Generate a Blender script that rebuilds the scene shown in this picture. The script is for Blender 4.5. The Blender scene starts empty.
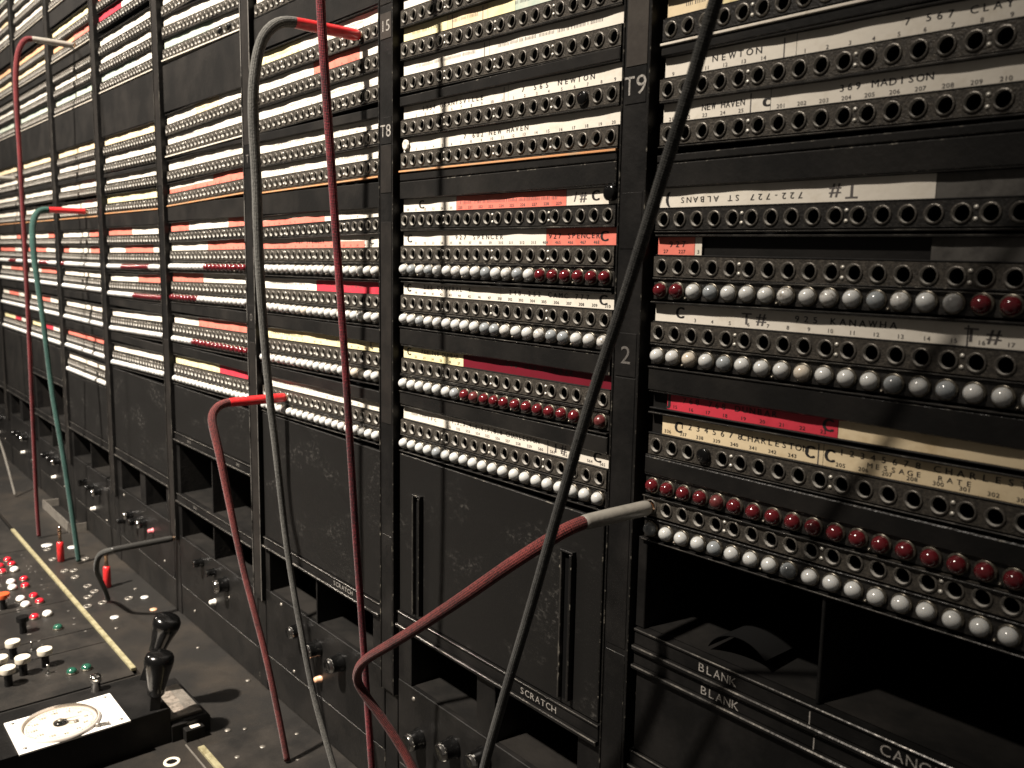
import bpy, math, random
from mathutils import Vector, Matrix
random.seed(11)
sc = bpy.context.scene
COL = sc.collection
PI = math.pi

# ------------------------------------------------------------------ materials
MATS = {}
def nodes_of(m):
    m.use_nodes = True
    nt = m.node_tree
    b = nt.nodes.get('Principled BSDF')
    return nt, b
def sp(b, k, v):
    if k in b.inputs: b.inputs[k].default_value = v
def mat(name, col, rough=.5, metal=0.0, spec=.5, coat=0.0, var=0.0, scale=60.0, col2=None, lo=.45, hi=.6,
        bump=0.0, bscale=200.0, rvar=0.0, sss=0.0, det=4.0, trans=0.0):
    m = bpy.data.materials.new(name)
    nt, b = nodes_of(m)
    N, L = nt.nodes, nt.links
    sp(b, 'Base Color', (*col, 1)); sp(b, 'Roughness', rough); sp(b, 'Metallic', metal)
    sp(b, 'Specular IOR Level', spec); sp(b, 'Coat Weight', coat); sp(b, 'Coat Roughness', .15)
    if sss: sp(b, 'Subsurface Weight', sss); sp(b, 'Subsurface Radius', (.003, .0025, .002)); sp(b, 'Subsurface Scale', 1.0)
    if trans: sp(b, 'Transmission Weight', trans)
    tc = N.new('ShaderNodeNewGeometry')
    if col2 is not None:
        n = N.new('ShaderNodeTexNoise'); n.inputs['Scale'].default_value = scale; n.inputs['Detail'].default_value = det
        n.inputs['Roughness'].default_value = .65
        L.new(tc.outputs['Position'], n.inputs['Vector'])
        r = N.new('ShaderNodeMapRange'); r.inputs['From Min'].default_value = lo; r.inputs['From Max'].default_value = hi
        L.new(n.outputs['Fac'], r.inputs['Value'])
        mx = N.new('ShaderNodeMix'); mx.data_type = 'RGBA'
        mx.inputs['A'].default_value = (*col, 1); mx.inputs['B'].default_value = (*col2, 1)
        L.new(r.outputs['Result'], mx.inputs['Factor'])
        L.new(mx.outputs['Result'], b.inputs['Base Color'])
        if rvar:
            r2 = N.new('ShaderNodeMapRange'); r2.inputs['To Min'].default_value = rough; r2.inputs['To Max'].default_value = rough + rvar
            L.new(n.outputs['Fac'], r2.inputs['Value']); L.new(r2.outputs['Result'], b.inputs['Roughness'])
    if bump:
        n2 = N.new('ShaderNodeTexNoise'); n2.inputs['Scale'].default_value = bscale; n2.inputs['Detail'].default_value = 5
        L.new(tc.outputs['Position'], n2.inputs['Vector'])
        bp = N.new('ShaderNodeBump'); bp.inputs['Strength'].default_value = bump; bp.inputs['Distance'].default_value = .001
        L.new(n2.outputs['Fac'], bp.inputs['Height']); L.new(bp.outputs['Normal'], b.inputs['Normal'])
    MATS[name] = m
    return m

mat('black_enamel', (.0055, .0053, .0051), .38, spec=.24, col2=(.013, .012, .0112), scale=22, lo=.42, hi=.68, bump=.25, bscale=260, rvar=.18)
mat('panel_black', (.0078, .0075, .0071), .42, spec=.22, col2=(.016, .0145, .013), scale=14, lo=.42, hi=.66, bump=.2, bscale=330, rvar=.12)
mat('worn_edge', (.014, .013, .012), .33, spec=.6, col2=(.24, .22, .18), scale=170, lo=.57, hi=.70, bump=.4, bscale=500)
mat('polished_edge', (.045, .042, .038), .26, metal=.4, spec=.6, col2=(.20, .185, .16), scale=55, lo=.50, hi=.72, bump=.2, bscale=300)
mat('strip_brown', (.038, .034, .029), .44, metal=.15, spec=.35, col2=(.085, .074, .060), scale=420, lo=.42, hi=.66, bump=.5, bscale=900)
mat('strip_black', (.012, .011, .010), .42, spec=.45, col2=(.030, .027, .023), scale=320, lo=.45, hi=.7, bump=.4, bscale=700)
mat('jack_brass', (.50, .48, .44), .45, metal=.15, col2=(.26, .24, .21), scale=650, lo=.52, hi=.76, bump=.3, bscale=900)
mat('jack_rim', (.11, .10, .087), .34, metal=.5, col2=(.21, .19, .16), scale=650, lo=.50, hi=.72, bump=.3, bscale=900)
mat('pin_nickel', (.72, .69, .62), .35, metal=.3, col2=(.40, .36, .28), scale=500, lo=.5, hi=.7)
mat('void', (.003, .003, .003), .9, spec=.1)
mat('collar', (.20, .18, .145), .33, metal=.8, col2=(.06, .052, .04), scale=480, lo=.45, hi=.65)
mat('paper_white', (.74, .69, .60), .62, spec=.25, col2=(.60, .54, .44), scale=70, lo=.52, hi=.80, bump=.25, bscale=160)
mat('paper_cream', (.78, .64, .42), .6, spec=.25, col2=(.60, .46, .27), scale=50, lo=.50, hi=.75, bump=.25, bscale=160)
mat('paper_yellow', (.82, .72, .42), .6, spec=.25, col2=(.66, .55, .30), scale=60, lo=.50, hi=.75, bump=.2)
mat('paper_salmon', (.74, .20, .15), .55, spec=.3, col2=(.58, .14, .10), scale=70, lo=.50, hi=.75, bump=.2)
mat('paper_peach', (.74, .44, .24), .55, spec=.3, col2=(.66, .34, .20), scale=60)
mat('paper_red_shaded', (.14, .008, .018), .5, spec=.3, col2=(.13, .008, .016), scale=60)  # red card, with the shade of the strip above put into its colour
mat('paper_red', (.60, .045, .07), .45, spec=.4, col2=(.46, .03, .05), scale=60, lo=.50, hi=.75, bump=.2)
mat('paper_grey', (.10, .094, .085), .6, spec=.3, col2=(.05, .046, .042), scale=70, lo=.45, hi=.7, bump=.3)
mat('paper_green', (.42, .50, .42), .6, spec=.25, col2=(.60, .60, .50), scale=60, lo=.45, hi=.7)
mat('ledge_white', (.70, .65, .56), .4, spec=.4, col2=(.48, .42, .33), scale=90, lo=.5, hi=.7)
mat('ledge_orange', (.56, .27, .12), .45, spec=.4, col2=(.40, .28, .17), scale=45, lo=.45, hi=.65)
mat('ink', (.02, .018, .018), .6)
mat('ink_grey', (.10, .09, .085), .6)
mat('ink_ghost', (.30, .27, .24), .6)
mat('engraved_white', (.34, .32, .29), .6, col2=(.12, .11, .10), scale=900, lo=.45, hi=.62)
mat('engraved_dim', (.13, .12, .11), .6, col2=(.07, .065, .06), scale=900, lo=.45, hi=.62)
mat('cap_white', (.56, .565, .55), .16, spec=.6, coat=.3, sss=.25, col2=(.43, .43, .41), scale=260, lo=.52, hi=.80)
mat('cap_grey', (.26, .28, .29), .16, spec=.6, coat=.3, sss=.2, col2=(.33, .34, .34), scale=300, lo=.48, hi=.75)
mat('cap_cream', (.56, .51, .43), .18, spec=.6, coat=.3, sss=.25, col2=(.56, .48, .38), scale=260, lo=.5, hi=.78)
mat('cap_dirty', (.56, .555, .53), .22, spec=.5, coat=.2, sss=.2, col2=(.22, .20, .17), scale=420, lo=.50, hi=.66)
mat('cap_red', (.115, .010, .014), .14, spec=.6, coat=.5, sss=.1, col2=(.075, .007, .010), scale=300, lo=.48, hi=.75)
mat('cap_dull_red', (.13, .030, .030), .3, spec=.5, coat=.2, col2=(.07, .014, .014), scale=500, lo=.48, hi=.65)
mat('stile_brown', (.034, .029, .025), .5, spec=.3, col2=(.045, .039, .033), scale=40, bump=.2)
mat('stile_grey', (.012, .0108, .0098), .44, spec=.28, col2=(.020, .0175, .0155), scale=40, lo=.42, hi=.66, bump=.2, bscale=300)
mat('desk_linoleum', (.0155, .0146, .0135), .42, spec=.3, col2=(.034, .028, .022), scale=9, lo=.45, hi=.72, bump=.3, bscale=420, rvar=.14, det=8)
mat('key_panel', (.0125, .0118, .011), .42, spec=.3, col2=(.032, .028, .024), scale=18, lo=.42, hi=.7, bump=.25, bscale=420, rvar=.12, det=8)
mat('brass_worn', (.46, .42, .26), .42, metal=.35, col2=(.27, .235, .13), scale=130, lo=.42, hi=.66, bump=.5, bscale=500)
mat('chrome', (.80, .78, .74), .14, metal=1.0)
mat('copper_tip', (.80, .55, .38), .2, metal=1.0)
mat('bakelite', (.0035, .0035, .0035), .20, spec=.45, coat=.1, bump=.08, bscale=300)
mat('ivory', (.76, .70, .58), .38, spec=.5, col2=(.62, .54, .42), scale=140, lo=.5, hi=.75)
mat('sleeve_red', (.62, .022, .025), .30, spec=.6, coat=.25, col2=(.42, .012, .016), scale=160, lo=.48, hi=.72, bump=.12, bscale=400)
mat('sleeve_grey', (.30, .285, .25), .36, spec=.55, coat=.1, col2=(.22, .21, .185), scale=130, lo=.45, hi=.72, bump=.12, bscale=400)
mat('sleeve_black', (.03, .029, .027), .35, spec=.5)
mat('peg_white', (.80, .77, .70), .35); mat('peg_peach', (.75, .42, .26), .35); mat('peg_pink', (.62, .16, .18), .4)
mat('jewel_red', (.55, .015, .03), .12, spec=.7, coat=.6); mat('jewel_white', (.86, .84, .80), .16, spec=.6, coat=.4)
mat('jewel_green', (.015, .085, .055), .12, spec=.7, coat=.6); mat('jewel_orange', (.62, .10, .03), .2, spec=.6)
mat('steel_grey', (.26, .24, .21), .42, metal=.5, col2=(.17, .155, .135), scale=60, lo=.45, hi=.7)
mat('plate_tarnished', (.30, .26, .22), .35, metal=.2, col2=(.14, .12, .10), scale=220, lo=.45, hi=.62)
mat('dial_ring', (.55, .50, .45), .18, spec=.6, coat=.4)
mat('bare_edge', (.42, .40, .37), .34, metal=.7, col2=(.05, .047, .043), scale=45, lo=.50, hi=.62, bump=.2, bscale=300)
mat('dial_paper', (.60, .56, .50), .5, spec=.3, col2=(.52, .46, .39), scale=60, lo=.5, hi=.8)
mat('dial_face', (.86, .83, .78), .4, spec=.3, col2=(.70, .64, .56), scale=60, lo=.55, hi=.8)

def glass_mat():
    m = bpy.data.materials.new('dial_glass'); nt, b = nodes_of(m); N, L = nt.nodes, nt.links
    t = N.new('ShaderNodeBsdfTransparent'); t.inputs['Color'].default_value = (.96, .95, .93, 1)
    gl = N.new('ShaderNodeBsdfGlossy'); gl.inputs['Roughness'].default_value = .04
    fr = N.new('ShaderNodeFresnel'); fr.inputs['IOR'].default_value = 1.35
    mx = N.new('ShaderNodeMixShader'); L.new(fr.outputs[0], mx.inputs[0]); L.new(t.outputs[0], mx.inputs[1]); L.new(gl.outputs[0], mx.inputs[2])
    L.new(mx.outputs[0], N['Material Output'].inputs['Surface'])
    MATS['dial_glass'] = m
glass_mat()

def chalk_panel():
    # black filler panel with smeared chalk-like scuffs
    m = bpy.data.materials.new('scuffed_panel'); nt, b = nodes_of(m); N, L = nt.nodes, nt.links
    g = N.new('ShaderNodeNewGeometry')
    mp = N.new('ShaderNodeMapping'); mp.inputs['Scale'].default_value = (1, 1, 1.6)
    L.new(g.outputs['Position'], mp.inputs['Vector'])
    big = N.new('ShaderNodeTexNoise'); big.inputs['Scale'].default_value = 16; big.inputs['Detail'].default_value = 3
    L.new(mp.outputs['Vector'], big.inputs['Vector'])
    fine = N.new('ShaderNodeTexNoise'); fine.inputs['Scale'].default_value = 150; fine.inputs['Detail'].default_value = 8; fine.inputs['Roughness'].default_value = .75
    L.new(mp.outputs['Vector'], fine.inputs['Vector'])
    r1 = N.new('ShaderNodeMapRange'); r1.inputs['From Min'].default_value = .53; r1.inputs['From Max'].default_value = .68
    L.new(big.outputs['Fac'], r1.inputs['Value'])
    r2 = N.new('ShaderNodeMapRange'); r2.inputs['From Min'].default_value = .52; r2.inputs['From Max'].default_value = .68
    L.new(fine.outputs['Fac'], r2.inputs['Value'])
    mul = N.new('ShaderNodeMath'); mul.operation = 'MULTIPLY'
    L.new(r1.outputs['Result'], mul.inputs[0]); L.new(r2.outputs['Result'], mul.inputs[1])
    mx = N.new('ShaderNodeMix'); mx.data_type = 'RGBA'
    mx.inputs['A'].default_value = (.0085, .0081, .0076, 1); mx.inputs['B'].default_value = (.070, .066, .060, 1)
    L.new(mul.outputs[0], mx.inputs['Factor']); L.new(mx.outputs['Result'], b.inputs['Base Color'])
    r3 = N.new('ShaderNodeMapRange'); r3.inputs['To Min'].default_value = .40; r3.inputs['To Max'].default_value = .62
    L.new(big.outputs['Fac'], r3.inputs['Value']); L.new(r3.outputs['Result'], b.inputs['Roughness'])
    sp(b, 'Specular IOR Level', .22)
    bp = N.new('ShaderNodeBump'); bp.inputs['Strength'].default_value = .2; bp.inputs['Distance'].default_value = .0008
    L.new(fine.outputs['Fac'], bp.inputs['Height']); L.new(bp.outputs['Normal'], b.inputs['Normal'])
    MATS['scuffed_panel'] = m
chalk_panel()

def cord_mat(name, c1, c2, fleck=.5):
    # woven cotton braid: two crossed diagonal waves in the cord's own UVs
    m = bpy.data.materials.new(name); nt, b = nodes_of(m); N, L = nt.nodes, nt.links
    uv = N.new('ShaderNodeUVMap'); uv.uv_map = 'UVMap'
    sep = N.new('ShaderNodeSeparateXYZ'); L.new(uv.outputs['UV'], sep.inputs[0])
    def diag(sgn):
        a = N.new('ShaderNodeMath'); a.operation = 'MULTIPLY'; a.inputs[1].default_value = 8.0 * sgn * 2 * PI
        L.new(sep.outputs['X'], a.inputs[0])
        c = N.new('ShaderNodeMath'); c.operation = 'MULTIPLY_ADD'; c.inputs[1].default_value = 2 * PI / .0023
        L.new(sep.outputs['Y'], c.inputs[0]); L.new(a.outputs[0], c.inputs[2])
        s = N.new('ShaderNodeMath'); s.operation = 'SINE'; L.new(c.outputs[0], s.inputs[0])
        return s
    s1, s2 = diag(1), diag(-1)
    mx_ = N.new('ShaderNodeMath'); mx_.operation = 'MULTIPLY'; L.new(s1.outputs[0], mx_.inputs[0]); L.new(s2.outputs[0], mx_.inputs[1])
    g = N.new('ShaderNodeNewGeometry')
    n = N.new('ShaderNodeTexNoise'); n.inputs['Scale'].default_value = 700; n.inputs['Detail'].default_value = 3
    L.new(g.outputs['Position'], n.inputs['Vector'])
    n2 = N.new('ShaderNodeTexNoise'); n2.inputs['Scale'].default_value = 30; n2.inputs['Detail'].default_value = 4
    L.new(g.outputs['Position'], n2.inputs['Vector'])
    ad = N.new('ShaderNodeMath'); ad.operation = 'MULTIPLY_ADD'; ad.inputs[1].default_value = .32; ad.inputs[2].default_value = -.02
    L.new(mx_.outputs[0], ad.inputs[0])
    ad2 = N.new('ShaderNodeMath'); ad2.operation = 'ADD'; L.new(ad.outputs[0], ad2.inputs[0]); L.new(n.outputs['Fac'], ad2.inputs[1])
    ad3 = N.new('ShaderNodeMath'); ad3.operation = 'MULTIPLY_ADD'; ad3.inputs[1].default_value = .8; ad3.inputs[2].default_value = -.4
    L.new(n2.outputs['Fac'], ad3.inputs[0])
    ad4 = N.new('ShaderNodeMath'); ad4.operation = 'ADD'; L.new(ad2.outputs[0], ad4.inputs[0]); L.new(ad3.outputs[0], ad4.inputs[1])
    r = N.new('ShaderNodeMapRange'); r.inputs['From Min'].default_value = fleck - .22; r.inputs['From Max'].default_value = fleck + .22
    L.new(ad4.outputs[0], r.inputs['Value'])
    mix = N.new('ShaderNodeMix'); mix.data_type = 'RGBA'; mix.inputs['A'].default_value = (*c1, 1); mix.inputs['B'].default_value = (*c2, 1)
    L.new(r.outputs['Result'], mix.inputs['Factor']); L.new(mix.outputs['Result'], b.inputs['Base Color'])
    sp(b, 'Roughness', .8); sp(b, 'Specular IOR Level', .2); sp(b, 'Sheen Weight', .15)
    bp = N.new('ShaderNodeBump'); bp.inputs['Strength'].default_value = .7; bp.inputs['Distance'].default_value = .0006
    L.new(ad2.outputs[0], bp.inputs['Height']); L.new(bp.outputs['Normal'], b.inputs['Normal'])
    MATS[name] = m
cord_mat('cord_grey', (.030, .030, .028), (.125, .122, .110))
cord_mat('cord_dark', (.014, .014, .013), (.070, .069, .063))
cord_mat('cord_red', (.045, .006, .008), (.19, .022, .025))
cord_mat('cord_maroon', (.020, .003, .005), (.26, .020, .030), .60)
cord_mat('cord_brick', (.030, .009, .009), (.20, .038, .034), .52)
cord_mat('cord_green', (.010, .035, .030), (.035, .095, .078))
cord_mat('cord_pale', (.14, .13, .115), (.34, .32, .28))

# ------------------------------------------------------------------ mesh builder
class MB:
    def __init__(s): s.v = []; s.f = []; s.m = []; s.mats = []; s.sm = []; s.uv = {}
    def mi(s, name):
        if name not in s.mats: s.mats.append(name)
        return s.mats.index(name)
    def add(s, vs, fs, m, smooth=False):
        o = len(s.v); k = s.mi(m)
        s.v += [tuple(v) for v in vs]
        for f in fs: s.f.append(tuple(o + i for i in f)); s.m.append(k); s.sm.append(smooth)
    def box(s, x0, x1, y0, y1, z0, z1, m):
        vs = [(x0,y0,z0),(x1,y0,z0),(x1,y1,z0),(x0,y1,z0),(x0,y0,z1),(x1,y0,z1),(x1,y1,z1),(x0,y1,z1)]
        s.add(vs, [(0,1,5,4),(1,2,6,5),(2,3,7,6),(3,0,4,7),(4,5,6,7),(3,2,1,0)], m)
    def tbox(s, x0, x1, y0, y1, z0, z1, m, zt=(0, 0), c=0.0, me=None):
        # box whose ends sit at slightly different heights (zt = shift at x0, at x1); c = chamfer of front edges
        a, b = zt
        bk = [(x0,y1,z0+a),(x1,y1,z0+b),(x1,y1,z1+b),(x0,y1,z1+a)]
        md = [(x0,y0+c,z0+a),(x1,y0+c,z0+b),(x1,y0+c,z1+b),(x0,y0+c,z1+a)]
        if c <= 0:
            s.add(bk + md, [(4,5,6,7),(0,3,2,1),(5,1,2,6),(0,4,7,3),(7,6,2,3),(0,1,5,4)], m); return
        fr = [(x0+c,y0,z0+a+c),(x1-c,y0,z0+b+c),(x1-c,y0,z1+b-c),(x0+c,y0,z1+a-c)]
        s.add(bk + md, [(0,3,2,1),(5,1,2,6),(0,4,7,3),(7,6,2,3),(0,1,5,4)], m)
        s.add(fr, [(0,1,2,3)], m)
        s.add(md + fr, [(0,1,5,4),(1,2,6,5),(2,3,7,6),(3,0,4,7)], me or m)
    def lathe(s, prof, m, n=16, M=None, smooth=True, cap0=False, cap1=False):
        # prof: (r, t) along local +Z
        vs = []; fs = []
        for r, t in prof:
            for i in range(n):
                a = 2*PI*i/n; vs.append(Vector((r*math.cos(a), r*math.sin(a), t)))
        for k in range(len(prof)-1):
            for i in range(n):
                j = (i+1) % n; fs.append((k*n+i, k*n+j, (k+1)*n+j, (k+1)*n+i))
        if cap0: fs.append(tuple(reversed(range(n))))
        if cap1: fs.append(tuple((len(prof)-1)*n+i for i in range(n)))
        if M is not None: vs = [M @ v for v in vs]
        s.add(vs, fs, m, smooth)
    def merge(s, o, M):
        off = len(s.v); s.v += [tuple(M @ Vector(v)) for v in o.v]
        for f, k, sm in zip(o.f, o.m, o.sm):
            s.f.append(tuple(off+i for i in f)); s.m.append(s.mi(o.mats[k])); s.sm.append(sm)
    def mesh(s, name):
        me = bpy.data.meshes.new(name)
        me.from_pydata(s.v, [], s.f)
        for n in s.mats: me.materials.append(MATS[n])
        me.polygons.foreach_set('material_index', s.m)
        me.polygons.foreach_set('use_smooth', s.sm)
        me.update(); return me
    def obj(s, name, parent=None, **k):
        o = bpy.data.objects.new(name, s.mesh(name)); COL.objects.link(o)
        if parent: o.parent = parent
        tag(o, **k); return o

def tag(o, label=None, cat=None, group=None, kind=None):
    if label: o['label'] = label
    if cat: o['category'] = cat
    if group: o['group'] = group
    if kind: o['kind'] = kind
def empty(name, loc=(0,0,0), **k):
    o = bpy.data.objects.new(name, None); COL.objects.link(o); o.location = loc
    o.empty_display_size = .02; tag(o, **k); return o
def inst(name, me, loc, parent, rot=None, **k):
    o = bpy.data.objects.new(name, me); COL.objects.link(o); o.location = loc; o.parent = parent
    if rot: o.rotation_euler = rot
    tag(o, **k); return o

YM = Matrix.Rotation(PI/2, 4, 'X')      # local +Z -> world -Y (out of the board)

# ------------------------------------------------------------------ lettering
GL = {}
def glyph(ch, off=0.0):
    if (ch, off) in GL: return GL[(ch, off)]
    cu = bpy.data.curves.new('g', 'FONT'); cu.body = ch; cu.size = 1.0; cu.resolution_u = 3; cu.offset = off
    o = bpy.data.objects.new('g', cu)
    me = bpy.data.meshes.new_from_object(o)
    vs = [(v.co.x, v.co.y) for v in me.vertices]; fs = [tuple(p.vertices) for p in me.polygons]
    bpy.data.objects.remove(o); bpy.data.curves.remove(cu); bpy.data.meshes.remove(me)
    if vs:
        a = min(v[0] for v in vs); b = max(v[0] for v in vs)
    else: a, b = 0, .3
    GL[(ch, off)] = (vs, fs, a, b); return GL[(ch, off)]
def text(mb, s, x, z, h, y, m, adv=None, flip=False, zt=None, fat=1.0, jit=0.0, x0=0, x1=1):
    """letters on the board plane; h = capital height; adv = pitch of letters; zt(x) = extra height"""
    k = h / .7; adv = adv or h * .95
    n = len(s)
    for i, ch in enumerate(s):
        if ch == ' ': continue
        vs, fs, a, b = glyph(ch)
        w = (b - a) * k
        sx = k * min(1.15, (adv * .84) / max(w, 1e-6))
        cx = (a + b) / 2
        ox = x + (i + .5) * adv if not flip else x + (n - i - .5) * adv
        jz = random.uniform(-jit, jit)
        out = []
        for vx, vz in vs:
            lx = (vx - cx) * sx; lz = vz * k
            if flip: lx, lz = -lx, h - lz
            X = ox + lx
            out.append((X, (.0030 + cardw(X) - .0001 if m.startswith('ink') else y), z + lz + jz + (zt(X) if zt else 0)))
        mb.add(out, fs, m)
        if m.startswith('ink'):       # typewriter weight: the stroke struck a second time beside the first
            mb.add([(q[0]+h*(.06 if x > -.02 else .08), q[1]-.00004, q[2]) for q in out], fs, m)

# ------------------------------------------------------------------ board layout
P = .28866            # bay pitch
JP = .0127            # jack pitch
XA, XB = -.0066, .2480  # strip ends relative to the first jack
def JX(X0, j): return X0 + (j - 1) * JP
POSTX = -.03444; POSTW = .0232

# jack sleeve meshes ------------------------------------------------
def sleeve_mb(n):
    mb = MB()
    mb.lathe([(.0049, 0), (.0049, .0006), (.0046, .0009), (.0040, .0009)], 'jack_rim', n, YM)
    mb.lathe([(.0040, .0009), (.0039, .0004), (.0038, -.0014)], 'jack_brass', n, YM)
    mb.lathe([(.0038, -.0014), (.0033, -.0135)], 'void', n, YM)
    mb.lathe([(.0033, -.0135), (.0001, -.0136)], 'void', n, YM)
    return mb
SL20, SL12, SL8 = sleeve_mb(22), sleeve_mb(14), sleeve_mb(8)
SL20M = SL20.mesh('jack'); SL12M = SL12.mesh('jack')

def cap_mb(m, n=18, rings=7):
    mb = MB()
    prof = [(.00545, 0), (.00545, .0014), (.0051, .0018), (.0044, .0018)]
    mb.lathe(prof, 'collar', n, YM)
    r = .0044; pr = [(r, .0014), (r, .0022)]
    for i in range(1, rings+1):
        a = PI/2 * i / rings
        pr.append((max(r*math.cos(a), .00005), .0022 + .0046*math.sin(a)))
    mb.lathe(pr, m, n, YM)
    return mb
CAPS = {'w': 'cap_white', 'g': 'cap_grey', 'c': 'cap_cream', 'd': 'cap_dirty', 'r': 'cap_red', 'u': 'cap_dull_red'}
CAPHI = {k: cap_mb(v, 22, 8) for k, v in CAPS.items()}
CAPLO = {k: cap_mb(v, 10, 4) for k, v in CAPS.items()}
CAPHIM = {k: v.mesh('lamp_cap') for k, v in CAPHI.items()}
CAPLOM = {k: v.mesh('lamp_cap') for k, v in CAPLO.items()}

def jack_strip(bay, X0, zl, zr, dx=0, n=16, mt='strip_brown', missing=()):
    """perforated plate with twenty real holes, pins in pairs after each fifth jack"""
    mb = MB(); H = .0062; R = .0042
    zt = lambda x: zl + (zr - zl) * (x - X0) / (19 * JP)
    xs = [X0 + dx + XA + .00025] + [X0 + dx + (j + .5) * JP for j in range(19)] + [X0 + dx + XB - .0002]
    for j in range(20):
        cx = X0 + dx + j * JP; a, b = xs[j], xs[j+1]; cz = zt(cx)
        rim = []; sq = []
        for i in range(n):
            t = 2*PI*(i+.5)/n; c, s_ = math.cos(t), math.sin(t)
            rim.append((cx + R*c, 0, cz + R*s_))
            k = 1/max(abs(c), abs(s_)); ux, uz = c*k, s_*k
            x = cx + (ux * (b-cx) if ux > 0 else ux * (cx-a)); sq.append((x, 0, zt(x) + uz*H))
        # corners exact
        vs = rim + sq
        fs = []
        for i in range(n):
            k = (i+1) % n
            fs.append((i, n+i, n+k, k))
        mb.add(vs, fs, mt)
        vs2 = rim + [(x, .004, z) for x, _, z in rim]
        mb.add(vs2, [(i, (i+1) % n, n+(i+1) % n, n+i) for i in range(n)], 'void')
    x0, x1 = xs[0], xs[-1]; a, b = zt(x0), zt(x1)
    for sg in (1, -1):
        vs = [(x0,0,a+sg*H),(x1,0,b+sg*H),(x1,.009,b+sg*H),(x0,.009,a+sg*H)]
        mb.add(vs, [(0,1,2,3) if sg > 0 else (3,2,1,0)], mt)
    # corner slivers left by the octagonal cells
    for x in (x0, x1):
        mb.add([(x,0,zt(x)-H),(x,0,zt(x)+H),(x,.009,zt(x)+H),(x,.009,zt(x)-H)], [(0,1,2,3)], mt)
    mb.box(x0, x1, .0145, .016, min(a, b)-H, max(a, b)+H, 'void')
    for q in (5, 10, 15):
        cx = X0 + dx + (q - .5) * JP
        for s_ in (-1, 1):
            M = Matrix.Translation((cx, 0, zt(cx) + s_*.0027)) @ YM
            mb.lathe([(.0011, 0), (.0010, .0005), (.0001, .0007)], 'pin_nickel', 8, M)
    return mb, zt

def cardw(x):
    return .00030*math.sin(x*70+1.3) + .00016*math.sin(x*190+.4)
def cardpiece(mb, x0, x1, z0, z1, m, zt, y=.0030, seed=0, wav=.00035, rag=0.0):
    nx = max(2, int((x1-x0)/.004)); rnd = random.Random(seed)
    ph = rnd.uniform(0, 6)
    vs = []; fs = []
    for i in range(nx+1):
        x = x0 + (x1-x0)*i/nx
        w = cardw(x)
        for k in range(3):
            z = z0 + (z1-z0)*k/2 + zt(x)
            if k == 2 and rag: z -= rag*abs(math.sin(x*520+ph))*rnd.random()
            vs.append((x, y + w, z))
    for i in range(nx):
        for k in range(2): fs.append((i*3+k, (i+1)*3+k, (i+1)*3+k+1, i*3+k+1))
    mb.add(vs, fs, m, True)

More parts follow.
